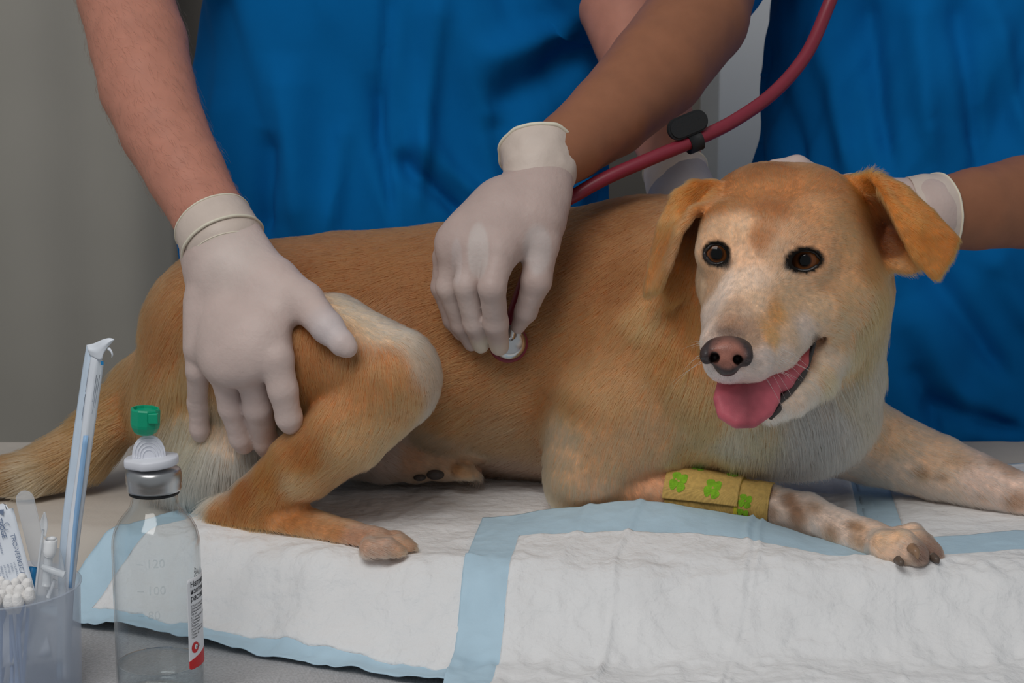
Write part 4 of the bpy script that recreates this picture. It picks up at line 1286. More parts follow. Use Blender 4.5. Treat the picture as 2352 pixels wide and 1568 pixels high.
# person on the side of the hind leg
A1 = [(np.array((-0.33, 1.95, 0.60)), 0.062), (P(262, -90, 1.73), M(108, 1.7)), (P(289, 0, 1.68), M(104, 1.68)), (P(318, 100, 1.65), M(108, 1.65)), (P(338, 200, 1.615), M(106, 1.61)),
      (P(376, 300, 1.58), M(97, 1.58)), (P(428, 400, 1.545), M(89, 1.54)), (P(482, 500, 1.51), M(82, 1.51)), (P(505, 560, 1.495), M(74, 1.49))]
A1b = [(np.array((0.085, 1.95, 0.58)), 0.062), (P(1395, -120, 1.90), M(98, 1.9)), (P(1425, 0, 1.86), M(98, 1.86)), (P(1480, 160, 1.80), M(88, 1.8)), (P(1522, 300, 1.74), M(75, 1.74)), (P(1552, 400, 1.70), M(66, 1.7))]
p1 = person_figure('person in blue scrubs pressing a gloved hand on the hind leg of the dog', -0.122, 1.96, 0.62, m_skin1, [A1, A1b], 0.25,
                   [[(np.array((-0.31, 1.95, 0.60)), 0.082), (np.array((-0.345, 1.87, 0.515)), 0.085)], [(np.array((0.065, 1.95, 0.58)), 0.085), (P(1395, -110, 1.89), 0.078)]],  # second arm's sleeve is lengthened to cast shade on that forearm
                   101, [(0.01, 0.02, -0.22, 0.225), (0.01, 0.02, 0.02, 0.226), (0.0, 0.0, 0.20, 0.222), (0.0, 0.0, 0.40, 0.205), (0, 0, 0.52, 0.19)],
                   [(600, 560, 610, 300, 26, -0.016), (520, 560, 490, 200, 30, 0.010), (690, 560, 660, 120, 40, 0.010), (905, 520, 850, 160, 16, -0.010), (960, 480, 1010, -60, 26, 0.012), (860, 360, 900, -60, 14, -0.007),
                    (1080, 510, 900, 350, 20, -0.016), (1120, 470, 940, 300, 26, 0.010), (1350, 110, 1120, 260, 40, -0.018), (1340, 40, 1080, 150, 34, 0.012), (1180, 480, 1140, 260, 26, -0.012), (1340, 480, 1330, 300, 22, 0.010), (1400, 500, 1390, 300, 14, -0.012), (760, 540, 790, 260, 20, 0.006)])
pw, pm, pk = P(505, 560, 1.495), P(548, 690, 1.462), P(560, 785, 1.430)
n1 = np.cross(P(642, 825, 1.414) - P(455, 835, 1.447), pw - pk); n1 /= np.linalg.norm(n1)
palm1 = [([(pw, M(86, 1.5)), (P(522, 610, 1.483), M(96, 1.48)), (P(545, 690, 1.460), M(112, 1.46)), (P(556, 775, 1.432), M(118, 1.43))], 0.01, (n1, 0.58)),
         ([L(508, 565, 1.492, 82), L(526, 618, 1.478, 84)], 0.015, None),
         ([L(545, 625, 1.478, 78), L(625, 660, 1.454, 62), L(672, 690, 1.440, 46)], 0.014, None),
         ([L(470, 700, 1.468, 42), L(458, 800, 1.450, 34)], 0.01, None)]
fing1 = [[L(462, 790, 1.458, 32), L(456, 850, 1.450, 28), L(457, 925, 1.471, 26), L(459, 985, 1.478, 22), L(460, 998, 1.480, 19)],
         [L(520, 780, 1.444, 38), L(514, 850, 1.434, 34), L(533, 935, 1.442, 31), L(555, 1005, 1.453, 28), L(560, 1020, 1.456, 24)],
         [L(575, 770, 1.436, 40), L(576, 845, 1.422, 36), L(592, 935, 1.434, 34), L(608, 1010, 1.457, 30), L(612, 1027, 1.463, 26)],
         [L(622, 760, 1.434, 40), L(638, 825, 1.412, 36), L(650, 895, 1.411, 34), L(664, 960, 1.415, 30), L(668, 972, 1.417, 26)],
         [L(640, 660, 1.454, 52), L(700, 692, 1.434, 44), L(752, 752, 1.406, 37), L(788, 790, 1.395, 28), L(800, 800, 1.393, 21)]]
g1 = glove(p1, palm1, fing1, [L(505, 550, 1.5, 130), L(548, 740, 1.44, 130), L(460, 1000, 1.48, 40), L(800, 800, 1.39, 40), L(640, 800, 1.40, 60), L(612, 1026, 1.463, 30)],
           [(P(560, 900, 1.43), 0.03, (200, 178, 172), 0.5), (P(760, 760, 1.40), 0.02, (208, 200, 202), 0.6), (P(540, 600, 1.46), 0.03, (214, 200, 192), 0.6)],
           label='pale latex glove spread on the thigh of the dog')
cuff(g1, [(P(488, 512, 1.505), M(90, 1.5)), (P(500, 534, 1.498), M(93, 1.5)), (P(512, 558, 1.492), M(97, 1.49)), (P(517, 572, 1.488), M(90, 1.49)), (P(530, 615, 1.478), M(74, 1.48))], 0.0009, 131, 0.02, folds=((16, 0.0013), (26, 0.0005)))
palm1b = [([L(1552, 400, 1.70, 70), L(1575, 470, 1.675, 80), L(1600, 540, 1.65, 70)], 0.01, None)]
g1b = glove(p1, palm1b, [[L(1580, 520, 1.65, 40), L(1560 + 40 * i, 600, 1.62 - 0.01 * i, 28)] for i in range(4)] + [[L(1540, 470, 1.67, 40), L(1500, 540, 1.65, 32)]],
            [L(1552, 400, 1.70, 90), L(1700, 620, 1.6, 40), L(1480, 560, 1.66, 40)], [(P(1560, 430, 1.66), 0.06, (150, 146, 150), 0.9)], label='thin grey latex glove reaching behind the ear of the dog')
cuff(g1b, [(P(1550, 392, 1.703), M(74, 1.70)), (P(1556, 420, 1.692), M(73, 1.69)), (P(1565, 460, 1.68), M(74, 1.68))], 0.0009, 141, 0.03)

# person with the stethoscope
A2 = [(np.array((0.275, 1.93, 0.56)), 0.058), (P(1650, -130, 1.78), M(108, 1.78)), (P(1602, 40, 1.70), M(114, 1.70)), (P(1510, 158, 1.635), M(112, 1.635)), (P(1400, 265, 1.575), M(95, 1.575)),
      (P(1310, 335, 1.535), M(80, 1.535)), (P(1245, 385, 1.508), M(70, 1.508))]
A2b = [(np.array((0.66, 1.93, 0.56)), 0.058), (np.array((0.665, 1.80, 0.32)), 0.052), (P(2600, 440, 1.70), M(108, 1.70)), (P(2352, 464, 1.635), M(104, 1.635)), (P(2240, 480, 1.60), M(92, 1.60)), (P(2130, 494, 1.575), M(80, 1.575))]
p2 = person_figure('person in blue scrubs holding a stethoscope to the ribs of the dog', 0.465, 1.95, 0.58, m_skin2, [A2, A2b], -0.45,
                   [[(np.array((0.285, 1.93, 0.56)), 0.082), (P(1640, -75, 1.752), M(134, 1.752))], [(np.array((0.645, 1.93, 0.56)), 0.08), (np.array((0.665, 1.85, 0.42)), 0.072)]],
                   201, [(0.02, 0.0, -0.22, 0.26), (0.02, -0.01, 0.02, 0.262), (0.02, -0.01, 0.18, 0.247), (0.02, 0.0, 0.30, 0.224), (0.02, 0.01, 0.36, 0.215), (0.0, 0, 0.48, 0.20)],
                   [(1760, 420, 1740, 180, 26, -0.016), (1850, 420, 1790, 60, 24, -0.010), (1960, 420, 1900, 20, 30, 0.014), (2050, 400, 1990, -40, 26, -0.014), (2140, 380, 2110, -40, 30, 0.012), (2240, 380, 2200, -40, 24, -0.014),
                    (2300, 860, 2080, 560, 30, -0.016), (2220, 960, 2070, 680, 40, 0.016), (2330, 980, 2100, 900, 24, -0.020), (2352, 760, 2250, 560, 30, 0.012), (2140, 990, 2080, 820, 20, -0.012), (2352, 330, 2280, -20, 24, 0.010)])
n2 = np.array((-0.25, -0.80, 0.50)); n2 /= np.linalg.norm(n2)
palm2 = [([L(1240, 392, 1.506, 72), L(1222, 440, 1.492, 76), L(1178, 495, 1.474, 92), L(1120, 550, 1.456, 88)], 0.01, (n2, 0.62)),
         ([L(1240, 440, 1.492, 56), L(1245, 510, 1.474, 46)], 0.015, None),
         ([L(1150, 480, 1.480, 60), L(1050, 560, 1.462, 48)], 0.012, None)]
fing2 = [[L(1060, 540, 1.472, 36), L(1026, 590, 1.474, 30), L(1016, 660, 1.478, 25), L(1040, 735, 1.485, 21), L(1058, 765, 1.488, 17)],
         [L(1085, 535, 1.466, 40), L(1046, 582, 1.458, 35), L(1030, 660, 1.458, 28), L(1060, 745, 1.472, 24), L(1082, 790, 1.482, 17)],
         [L(1125, 530, 1.462, 40), L(1096, 570, 1.448, 36), L(1072, 655, 1.438, 30), L(1090, 742, 1.452, 26), L(1104, 792, 1.468, 20)],
         [L(1160, 530, 1.462, 40), L(1150, 575, 1.440, 36), L(1130, 660, 1.424, 31), L(1139, 742, 1.442, 28), L(1147, 794, 1.463, 23)],
         [L(1245, 480, 1.484, 48), L(1245, 560, 1.460, 39), L(1232, 645, 1.450, 34), L(1208, 715, 1.459, 25), L(1190, 750, 1.470, 17)]]
g2 = glove(p2, palm2, fing2, [L(1240, 380, 1.51, 90), L(1030, 600, 1.47, 45), L(1100, 800, 1.47, 40), L(1250, 600, 1.45, 50), L(1128, 660, 1.41, 45), L(1178, 495, 1.46, 100)],
           [(P(1098, 575, 1.43), np.array((0.0075, 0.03, 0.019)), (204, 194, 188), 0.6), (P(1236, 575, 1.43), np.array((0.011, 0.03, 0.019)), (198, 188, 184), 0.6), (P(1048, 600, 1.43), np.array((0.004, 0.03, 0.016)), (196, 182, 178), 0.6), (P(1140, 790, 1.46), 0.014, (216, 200, 182), 0.7), (P(1100, 800, 1.46), 0.010, (216, 204, 184), 0.7),
            (P(1060, 700, 1.44), 0.03, (214, 196, 188), 0.5)], label='latex glove pinching the stethoscope chest piece', base=(190, 168, 160))
cuff(g2, [(P(1240, 356, 1.522), M(94, 1.52)), (P(1240, 378, 1.513), M(92, 1.51)), (P(1236, 408, 1.503), M(82, 1.50)), (P(1226, 445, 1.490), M(62, 1.49))], 0.0017, 151, 0.07)
palm2b = [([L(2130, 494, 1.575, 86), L(2040, 500, 1.585, 86), L(1960, 480, 1.580, 80)], 0.01, None)]
g2b = glove(p2, palm2b, [[L(1960, 480, 1.58, 50), L(1890, 425, 1.562, 36), L(1830, 388, 1.548, 30), L(1780, 390, 1.540, 24)], [L(1960, 490, 1.58, 50), L(1870, 470, 1.565, 32), L(1800, 450, 1.560, 26)],
                         [L(1960, 520, 1.58, 45), L(1860, 520, 1.58, 30)], [L(1980, 540, 1.58, 40), L(1870, 570, 1.585, 28)]],
            [L(2130, 494, 1.575, 100), L(1780, 390, 1.54, 40), L(1860, 600, 1.58, 40), L(1830, 360, 1.55, 30)], [], label='latex glove half hidden behind the folded ear of the dog')
cuff(g2b, [(P(2156, 490, 1.582), M(92, 1.58)), (P(2130, 492, 1.578), M(90, 1.577)), (P(2090, 496, 1.577), M(90, 1.576))], 0.0010, 161, 0.04)

# fine hair on the pale forearm
bme = [c for c in p1.children if c.name.startswith('body')][0].data
bv = np.zeros(len(bme.vertices) * 3, np.float32); bme.vertices.foreach_get('co', bv); bv = bv.reshape(-1, 3).astype(float)
bn = np.zeros(len(bme.vertices) * 3, np.float32); bme.vertices.foreach_get('normal', bn); bn = bn.reshape(-1, 3).astype(float)
sel = np.nonzero((bv[:, 0] < -0.20) & (bv[:, 2] > 0.24) & (bv[:, 2] < 0.47) & (bv[:, 1] < 1.72) & (bn[:, 1] < 0.3))[0]
pick = rng.choice(sel, 2600)
hp = bv[pick] + rng.normal(0, 0.0015, (2600, 3)); hn = bn[pick]
axis1 = P(428, 400, 1.545) - P(318, 100, 1.65); axis1 /= np.linalg.norm(axis1)
hdv = axis1 + rng.normal(0, 0.35, (2600, 3)) + np.array((0.35, 0, 0)); hdv -= hn * (hdv * hn).sum(1, keepdims=True); hdv /= np.linalg.norm(hdv, axis=1, keepdims=True)
hl = rng.uniform(0.005, 0.012, 2600)[:, None, None]; ss = np.array((0, 0.35, 0.7, 1.0))[None, :, None]
ah = hair_object('arm_hair', hp[:, None] + hl * (hdv[:, None] * ss + hn[:, None] * (0.35 * ss - 0.25 * ss ** 2)), np.tile(np.array((5e-5, 5e-5, 4e-5, 1e-5)), (2600, 1)), np.tile(np.array((0.10, 0.055, 0.035)), (2600, 1)), bpy.data.materials['dog_fur'], p1)
ah['kind'] = 'stuff'
# ------------------------------------------------------------------ stethoscope
m_tube = mat('maroon_rubber', srgb(132, 40, 56), rough=0.38, noise=(60, 0.05))
m_black = mat('black_plastic', srgb(28, 30, 32), rough=0.65, bump=[('noise', 900, 0.4, 0.0006)])
m_steel = mat('brushed_steel', srgb(206, 206, 206), rough=0.22, metal=1.0)
st = empty('stethoscope', tuple(P(1185, 778, 1.48)), 'maroon stethoscope pressed to the ribs of the dog', 'stethoscope')
tube('tubing', [P(1945, -190, 1.66), P(1935, -80, 1.65), P(1900, 20, 1.64), P(1852, 125, 1.62), P(1780, 210, 1.60), P(1690, 275, 1.575), P(1600, 320, 1.555), P(1500, 362, 1.54), P(1400, 405, 1.53), P(1330, 443, 1.525), P(1285, 475, 1.525),
                P(1240, 560, 1.505), P(1205, 650, 1.492), P(1180, 725, 1.478), P(1178, 752, 1.476)], M(15.5, 1.56), m_tube, st, seg=18, sub=8)
cn = np.array((0.12, -0.85, 0.30)); cn /= np.linalg.norm(cn)
cc = P(1168, 786, 1.481)
lathe('chest_piece', [(0.0, 0.007), (0.010, 0.0065), (0.0135, 0.004), (0.0145, 0.0), (0.0135, -0.004), (0.0, -0.004)], m_steel, cc, st, axis=cn)
lathe('rim', [(0.0135, -0.0015), (0.0158, -0.001), (0.0164, -0.003), (0.0158, -0.0052), (0.0, -0.0054)], m_tube, cc, st, axis=cn)
tube('stem', [P(1172, 776, 1.474), P(1178, 745, 1.473)], 0.0036, m_steel, st, seg=14)
clip = empty('tubing_clip', tuple(P(1590, 305, 1.55)), 'black plastic clip with an oval tag on the maroon tubing', 'clip')
dirc = P(1640, 304, 1.5625) - P(1545, 344, 1.5475); dirc /= np.linalg.norm(dirc)
upc = np.cross(dirc, np.array((0, 1.0, 0))); upc = -upc if upc[2] < 0 else upc; upc /= np.linalg.norm(upc)
nc = np.cross(dirc, upc); nc = nc if nc[1] < 0 else -nc
cl0 = P(1592, 325, 1.556)
V, F = tube_geo([cl0 - dirc * 0.006, cl0 + dirc * 0.006], [M(25, 1.556)] * 2, 20, 2)
link('ring', mesh_np('ring', V, F), m_black, clip)
oc = P(1579, 287, 1.549)
def capsule_plate(name, c, a, b, n, half, r, th, m, parent):
    bm = bmesh.new(); pts = []
    for s in (1, -1):
        for t in np.linspace(-math.pi / 2, math.pi / 2, 13):
            pts.append(c + s * (a * (half + r * math.cos(t)) + b * r * math.sin(t)))
    top = [bm.verts.new(Vector(p + n * th)) for p in pts]; bot = [bm.verts.new(Vector(p - n * th)) for p in pts]
    bm.faces.new(top); bm.faces.new(bot[::-1])
    for i in range(len(top)):
        j = (i + 1) % len(top); bm.faces.new((top[j], top[i], bot[i], bot[j]))
    bmesh.ops.recalc_face_normals(bm, faces=bm.faces)
    bmesh.ops.bevel(bm, geom=[e for e in bm.edges if abs((e.verts[0].co - e.verts[1].co).normalized().dot(Vector(n))) < 0.5], offset=th * 0.5, segments=2, affect='EDGES')
    me = bpy.data.meshes.new(name); bm.to_mesh(me); bm.free()
    return link(name, me, m, parent, smooth=False)
capsule_plate('oval_tag', oc, dirc, upc, nc, M(26, 1.55), M(25, 1.55), 0.0032, m_black, clip)
box('neck', cl0 + upc * 0.004 - np.array((0.004, 0.003, 0.004)), cl0 + upc * 0.010 + np.array((0.004, 0.003, 0.004)), m_black, clip, 0.001)

# ------------------------------------------------------------------ bandage on the foreleg
bd = empty('bandage', tuple(P(1640, 1190, 1.45)), 'yellow elastic bandage with green clovers wrapped around the foreleg', 'bandage')
m_band = mat('yellow_bandage', srgb(208, 172, 98), rough=0.95, noise=(300, 0.14), bump=[('weave', 380, 0.6, 0.0005)])
m_band2 = mat('yellow_edge', srgb(214, 200, 60), rough=0.95, noise=(300, 0.12), bump=[('weave', 380, 0.6, 0.0005)])
m_clov = mat('clover_print', srgb(134, 190, 40), rough=0.95, noise=(260, 0.22), bump=[('weave', 380, 0.6, 0.0005)])
LEG = [(1520, 1132, 1.472, 60), (1545, 1134, 1.470, 58), (1650, 1146, 1.462, 52), (1755, 1160, 1.447, 49), (1790, 1167, 1.440, 49)]
def leg_ring(t, extra):
    """t: frame x along the foreleg"""
    a = np.array(LEG, float)
    y = np.interp(t, a[:, 0], a[:, 1]); Y = np.interp(t, a[:, 0], a[:, 2]); r = np.interp(t, a[:, 0], a[:, 3])
    return P(t, y, Y), M(r, Y) + extra
def band(name, x0, x1, th0, th1, extra, m, parent, wob=0.0006, seed=0, thick=0.0012, nx=40, nt=64):
    d = P(1755, 1160, 1.447) - P(1545, 1134, 1.470); d /= np.linalg.norm(d)
    u = np.cross(d, np.array((0, 1.0, 0))); u /= np.linalg.norm(u); u = -u if u[2] < 0 else u
    w = np.cross(d, u); w = w if w[1] < 0 else -w
    X, T = np.meshgrid(np.linspace(x0, x1, nx), np.linspace(th0, th1, nt), indexing='ij')
    out = np.zeros(X.shape + (3,))
    for i in range(nx):
        c, r = leg_ring(X[i, 0], extra)
        sk = 0.0
        out[i] = c + r * (np.cos(T[i])[:, None] * u + np.sin(T[i])[:, None] * w)
    nrm = np.stack([np.cos(T), np.sin(T)], -1)
    nz = lattice_noise(out, 0.012, seed) * wob
    out = out + nz[..., None] * (nrm[..., :1] * u + nrm[..., 1:] * w)
    return sheet(name, out, thick, m, parent, flip=FLIP_BAND)
FLIP_BAND = True
band('inner_wrap', 1540, 1768, 0, 2 * math.pi * 0.999, 0.0022, m_band, bd, seed=5)
band('yellow_edging', 1696, 1704, 0, 2 * math.pi * 0.999, 0.0030, m_band2, bd, seed=5)
band('edge_fold', 1738, 1772, 0, 2 * math.pi * 0.999, 0.0027, m_band, bd, seed=6)
band('outer_flap', 1536, 1704, -0.7, 1.50, 0.0044, m_band, bd, seed=7, thick=0.0015)
def clover(cx_, cth, s, extra):
    for k in range(4):
        a = math.pi / 4 + k * math.pi / 2 + 0.2
        px_, pt = cx_ + s * math.cos(a), cth + s * math.sin(a) / 52.0
        d = P(1755, 1160, 1.447) - P(1545, 1134, 1.470); d /= np.linalg.norm(d)
        u = np.cross(d, np.array((0, 1.0, 0))); u /= np.linalg.norm(u); u = -u if u[2] < 0 else u
        w = np.cross(d, u); w = w if w[1] < 0 else -w
        pts = []
        c, r = leg_ring(px_, extra + lattice_noise((leg_ring(px_, extra)[0] + leg_ring(px_, extra)[1] * (math.cos(pt) * u + math.sin(pt) * w))[None], 0.012, 7)[0] * 0.0006)
        V = [c + r * (math.cos(pt) * u + math.sin(pt) * w)]
        for j in range(14):
            b = j / 14 * 2 * math.pi
            rr = s * (0.80 + 0.10 * math.cos(3 * b + k))
            x2, t2 = px_ + rr * math.cos(b), pt + rr * math.sin(b) / 52.0
            c, _ = leg_ring(x2, extra); r2 = r - leg_ring(px_, 0)[1] + leg_ring(x2, 0)[1]
            V.append(c + r2 * (math.cos(t2) * u + math.sin(t2) * w))
        F = [(0, 1 + j, 1 + (j + 1) % 14) for j in range(14)]
        yield np.array(V), F
def add_clover(cx_, cth, s, extra):
    Vs, Fs, n = [], [], 0
    for V, F in clover(cx_, cth, s, extra):
        Vs.append(V); Fs += [tuple(i + n for i in f) for f in F]; n += len(V)
    link('clover_print', mesh_np('clover_print', np.concatenate(Vs), Fs), m_clov, bd)
for (x, th, s, e) in ((1567, 0.86, 12, 0.0047), (1645, 0.95, 12, 0.0047), (1720, 1.25, 9.5, 0.0025), (1552, 2.05, 7, 0.0025), (1622, 2.1, 8, 0.0025), (1716, 1.85, 9, 0.0025), (1600, -0.1, 9, 0.0047), (1680, 0.0, 9, 0.0047)):
    add_clover(x, th, s, e)
# ------------------------------------------------------------------ text helper
def text_geo(body, size, bold=0.0):
    cu_ = bpy.data.curves.new('print', 'FONT'); cu_.body = body; cu_.size = size; cu_.offset = bold; cu_.resolution_u = 3
    o = bpy.data.objects.new('print', cu_); COL.objects.link(o)
    dg = bpy.context.evaluated_depsgraph_get(); dg.update()
    me = bpy.data.meshes.new_from_object(o.evaluated_get(dg))
    V = np.array([v.co[:] for v in me.vertices]).reshape(-1, 3); F = [tuple(p.vertices) for p in me.polygons]
    bpy.data.objects.remove(o); bpy.data.curves.remove(cu_); bpy.data.meshes.remove(me)
    return V, F
def print_on(name, body, size, mapping, m, parent, bold=0.0):
    V, F = text_geo(body, size, bold)
    if not len(V): return
    return link(name, mesh_np(name, np.array([mapping(v[0], v[1]) for v in V]), F), m, parent, smooth=False)

# ------------------------------------------------------------------ infusion bottle
def glass_mat(name, tint, rough=0.02, ior=1.45):
    """thin clear glass: looks straight through, mirrors by its Fresnel reflectance"""
    m = bpy.data.materials.new(name); m.use_nodes = True
    nt = m.node_tree; nt.nodes.remove(nt.nodes['Principled BSDF'])
    tr = nt.nodes.new('ShaderNodeBsdfTransparent'); tr.inputs[0].default_value = (*tint, 1)
    gl = nt.nodes.new('ShaderNodeBsdfGlossy'); gl.inputs['Roughness'].default_value = rough
    lw = nt.nodes.new('ShaderNodeLayerWeight'); lw.inputs['Blend'].default_value = 0.5
    pw_ = nt.nodes.new('ShaderNodeMath'); pw_.operation = 'POWER'; pw_.inputs[1].default_value = 4.0
    nt.links.new(lw.outputs['Facing'], pw_.inputs[0])
    fr = nt.nodes.new('ShaderNodeMath'); fr.operation = 'MULTIPLY_ADD'
    f0 = ((ior - 1) / (ior + 1)) ** 2
    fr.inputs[1].default_value = 0.75; fr.inputs[2].default_value = f0
    nt.links.new(pw_.outputs[0], fr.inputs[0])
    mx = nt.nodes.new('ShaderNodeMixShader')
    nt.links.new(fr.outputs[0], mx.inputs[0]); nt.links.new(tr.outputs[0], mx.inputs[1]); nt.links.new(gl.outputs[0], mx.inputs[2])
    nt.links.new(mx.outputs[0], nt.nodes['Material Output'].inputs['Surface'])
    return m
BY = 1.24
bb = P(370, 1591, BY); bb[2] = TABLE_Z + 0.001
bt = empty('infusion_bottle', tuple(bb), 'clear glass infusion bottle with silver cap and green stopper in front of the dog', 'bottle')
m_glass = glass_mat('clear_glass', (0.955, 0.97, 0.975))
R = 0.0304
zz = lambda z: z - bb[2]
outer = [(0.0, 0.002), (0.012, 0.0005), (R - 0.004, 0.0), (R - 0.001, 0.0015), (R, 0.005), (R, zz(0.048)), (R - 0.0004, zz(0.053)), (R - 0.0020, zz(0.0595)), (R - 0.0050, zz(0.0655)), (R - 0.0092, zz(0.0708)), (0.0182, zz(0.0742)), (0.0166, zz(0.0775)), (0.0160, zz(0.081)), (0.0160, zz(0.088)), (0.0178, zz(0.0895)), (0.0178, zz(0.100))]
inner = [(0.0120, zz(0.100)), (0.0148, zz(0.088)), (0.0150, zz(0.081)), (0.0156, zz(0.0770)), (0.0172, zz(0.0736)), (R - 0.0102, zz(0.0700)), (R - 0.0060, zz(0.0648)), (R - 0.0030, zz(0.0590)), (R - 0.0014, zz(0.0527)), (R - 0.0010, zz(0.048)), (R - 0.0010, 0.007), (R - 0.004, 0.0045), (0.012, 0.004), (0.0, 0.005)]
lathe('glass', outer + inner, m_glass, bb, bt, seg=96)
wl = zz(-0.0375); Rw = R - 0.0008
tag(lathe('liquid', [(0.0, 0.0046), (0.012, 0.0036), (R - 0.0042, 0.0041), (Rw, 0.0068), (Rw, wl + 0.0012), (Rw - 0.001, wl + 0.0004), (Rw - 0.0035, wl), (0.0, wl)], glass_mat('saline', (0.94, 0.96, 0.97), ior=1.33), bb, bt, seg=96), 'clear liquid in the bottom of the bottle')
m_alu = mat('aluminium_cap', srgb(190, 190, 190), rough=0.28, metal=1.0, bump=[('noise', 40, 0.1, 0.002)])
lathe('crimp_cap', [(0.0155, zz(0.0868)), (0.0182, zz(0.0872)), (0.0188, zz(0.0888)), (0.0186, zz(0.0915)), (0.0190, zz(0.0930)), (0.0191, zz(0.0990)), (0.0186, zz(0.1015)), (0.0172, zz(0.1026)), (0.0, zz(0.1026))], m_alu, bb, bt, seg=64)
lathe('rubber_seal', [(0.0160, zz(0.0845)), (0.0172, zz(0.0848)), (0.0174, zz(0.0868)), (0.0150, zz(0.0870))], mat('black_rubber', srgb(25, 25, 27), rough=0.6), bb, bt, seg=64)
m_whp = mat('white_plastic', srgb(222, 224, 232), rough=0.45)
# white spike flange: round plate with two clipped sides
n = 64; th = np.linspace(0, 2 * math.pi, n, endpoint=False)
rr = np.minimum(0.0186, 0.0165 / np.maximum(1e-6, np.abs(np.cos(th - 0.9))))
prof = []
for (s, z) in ((0.0, 0.1030), (0.96, 0.1030), (1.0, 0.1042), (1.0, 0.1078), (0.97, 0.1090), (0.0, 0.1090)):
    prof.append(np.stack([bb[0] - 0.0012 + s * rr * np.cos(th), bb[1] + s * rr * np.sin(th), np.full(n, z + 0.0018) + 0.06 * s * rr * np.cos(th)], -1))
prof = np.array(prof)
link('flange', mesh_np('flange', prof.reshape(-1, 3), grid_faces(len(prof), n, close_v=True)[:, ::-1]), m_whp, bt)
# ridged fin
def fin(scale, th_, name):
    c = np.array((bb[0] - 0.0015, bb[1] - 0.001, 0.1100))
    t = np.linspace(0, math.pi, 25)
    a = np.array((0.98, 0.15, 0.0)); b = np.array((0.0, 0.0, 1.0)); nn = np.array((0.15, -0.98, 0.05))
    xs = 0.0115 * scale * np.cos(t) - 0.001; zs_ = 0.0165 * scale * np.sin(t) ** 0.8
    loop = c + xs[:, None] * a + zs_[:, None] * b
    f_ = loop + nn * th_; k_ = loop - nn * th_
    V = np.concatenate([f_, k_]); m_ = len(loop)
    F = [tuple(range(m_))[::-1], tuple(range(m_, 2 * m_))] + [(i, i + m_, (i + 1) % m_ + m_, (i + 1) % m_) for i in range(m_)]
    return link(name, mesh_np(name, V, F), m_whp, bt, smooth=False)
fin(1.0, 0.0012, 'fin')
for s in (0.86, 0.70, 0.54, 0.38):
    t = np.linspace(0.05, math.pi - 0.05, 15)
    c = np.array((bb[0] - 0.0015, bb[1] - 0.001, 0.1100)); a = np.array((0.98, 0.15, 0.0)); nn = np.array((0.15, -0.98, 0.05))
    tube('fin_ridge', [c + (0.0115 * s * np.cos(q) - 0.001) * a + np.array((0, 0, 0.0165 * s * math.sin(q) ** 0.8)) + nn * 0.0013 for q in t], 0.0005, m_whp, bt, seg=6, sub=2)
m_green = mat('green_plastic', srgb(0, 158, 118), rough=0.4)
gax = np.array((0.06, -0.02, 1.0)); gc = np.array((bb[0] - 0.0048, bb[1] - 0.001, 0.1268))
lathe('stopper', [(0.0, 0.0), (0.0055, 0.0002), (0.0078, 0.0018), (0.0098, 0.0055), (0.0102, 0.0075), (0.0102, 0.0175), (0.0096, 0.0185), (0.0085, 0.0185), (0.0082, 0.0165), (0.0, 0.0160)], m_green, gc, bt, seg=10, axis=gax, smooth=False)
box('stopper_tab', gc + np.array((0.0045, -0.0105, 0.0095)), gc + np.array((0.0112, -0.0055, 0.0165)), m_green, bt, 0.0008)
# paper label on the side
m_label = mat('label_paper', srgb(232, 234, 238), rough=0.5)
m_red = mat('label_red', srgb(206, 36, 40), rough=0.5)
m_ink = mat('label_ink', srgb(40, 42, 50), rough=0.6)
def on_bottle(ang, z, off=0.0003):
    return np.array((bb[0] + (R + off) * math.sin(ang), bb[1] - (R + off) * math.cos(ang), z))
A0, A1_, ZT, ZB = 0.90, 2.05, 0.0285, -0.0365
def lab(name, a0, a1, z0f, z1f, m, off):
    U, Vv = np.meshgrid(np.linspace(a0, a1, 40), np.linspace(0, 1, 24), indexing='ij')
    G = np.zeros(U.shape + (3,))
    for i in range(U.shape[0]):
        for j in range(U.shape[1]):
            a = U[i, j]; z = z0f(a) * (1 - Vv[i, j]) + z1f(a) * Vv[i, j]
            G[i, j] = on_bottle(a, z, off)
    return sheet(name, G, 0.00008, m, bt, flip=False)
lab('label_sheet', A0, A1_, lambda a: ZB + 0.0012 * max(0, 1 - (a - A0) / 0.06), lambda a: ZT - 0.0012 * max(0, 1 - (a - A0) / 0.06), m_label, 0.00030)
lab('label_band', A0, A1_, lambda a: ZB + 0.0012 * max(0, 1 - (a - A0) / 0.06), lambda a: ZB + 0.0062 + 0.0042 * math.sin((a - A0) * 1.8), m_red, 0.00040)
lmap = lambda x0, z0: (lambda x, y: on_bottle(A0 + 0.06 + (x0 + x) / R, z0 + y, 0.00042))
for i, w in enumerate(('Натрия хлорид', 'изотонический', 'раствор')):
    print_on('label_title', w, 0.0056, lmap(0.0012, 0.0222 - 0.0050 * i), m_ink, bt, bold=0.00012)
small = ('0,9% раствор для инфузий', 'Для внутривенного', 'Для инъекций', '100 мл', 'в 1 мл: натрия хлорид', 'Применяют', 'Стерильно', 'Хранить', 'в сухом месте', 'Срок годности', 'Годен до', 'Серия', 'Рег. номер')[:12]
for i, w in enumerate(small):
    print_on('label_line', w, 0.0021, lmap(0.0012, 0.0080 - 0.00205 * i), m_ink, bt)
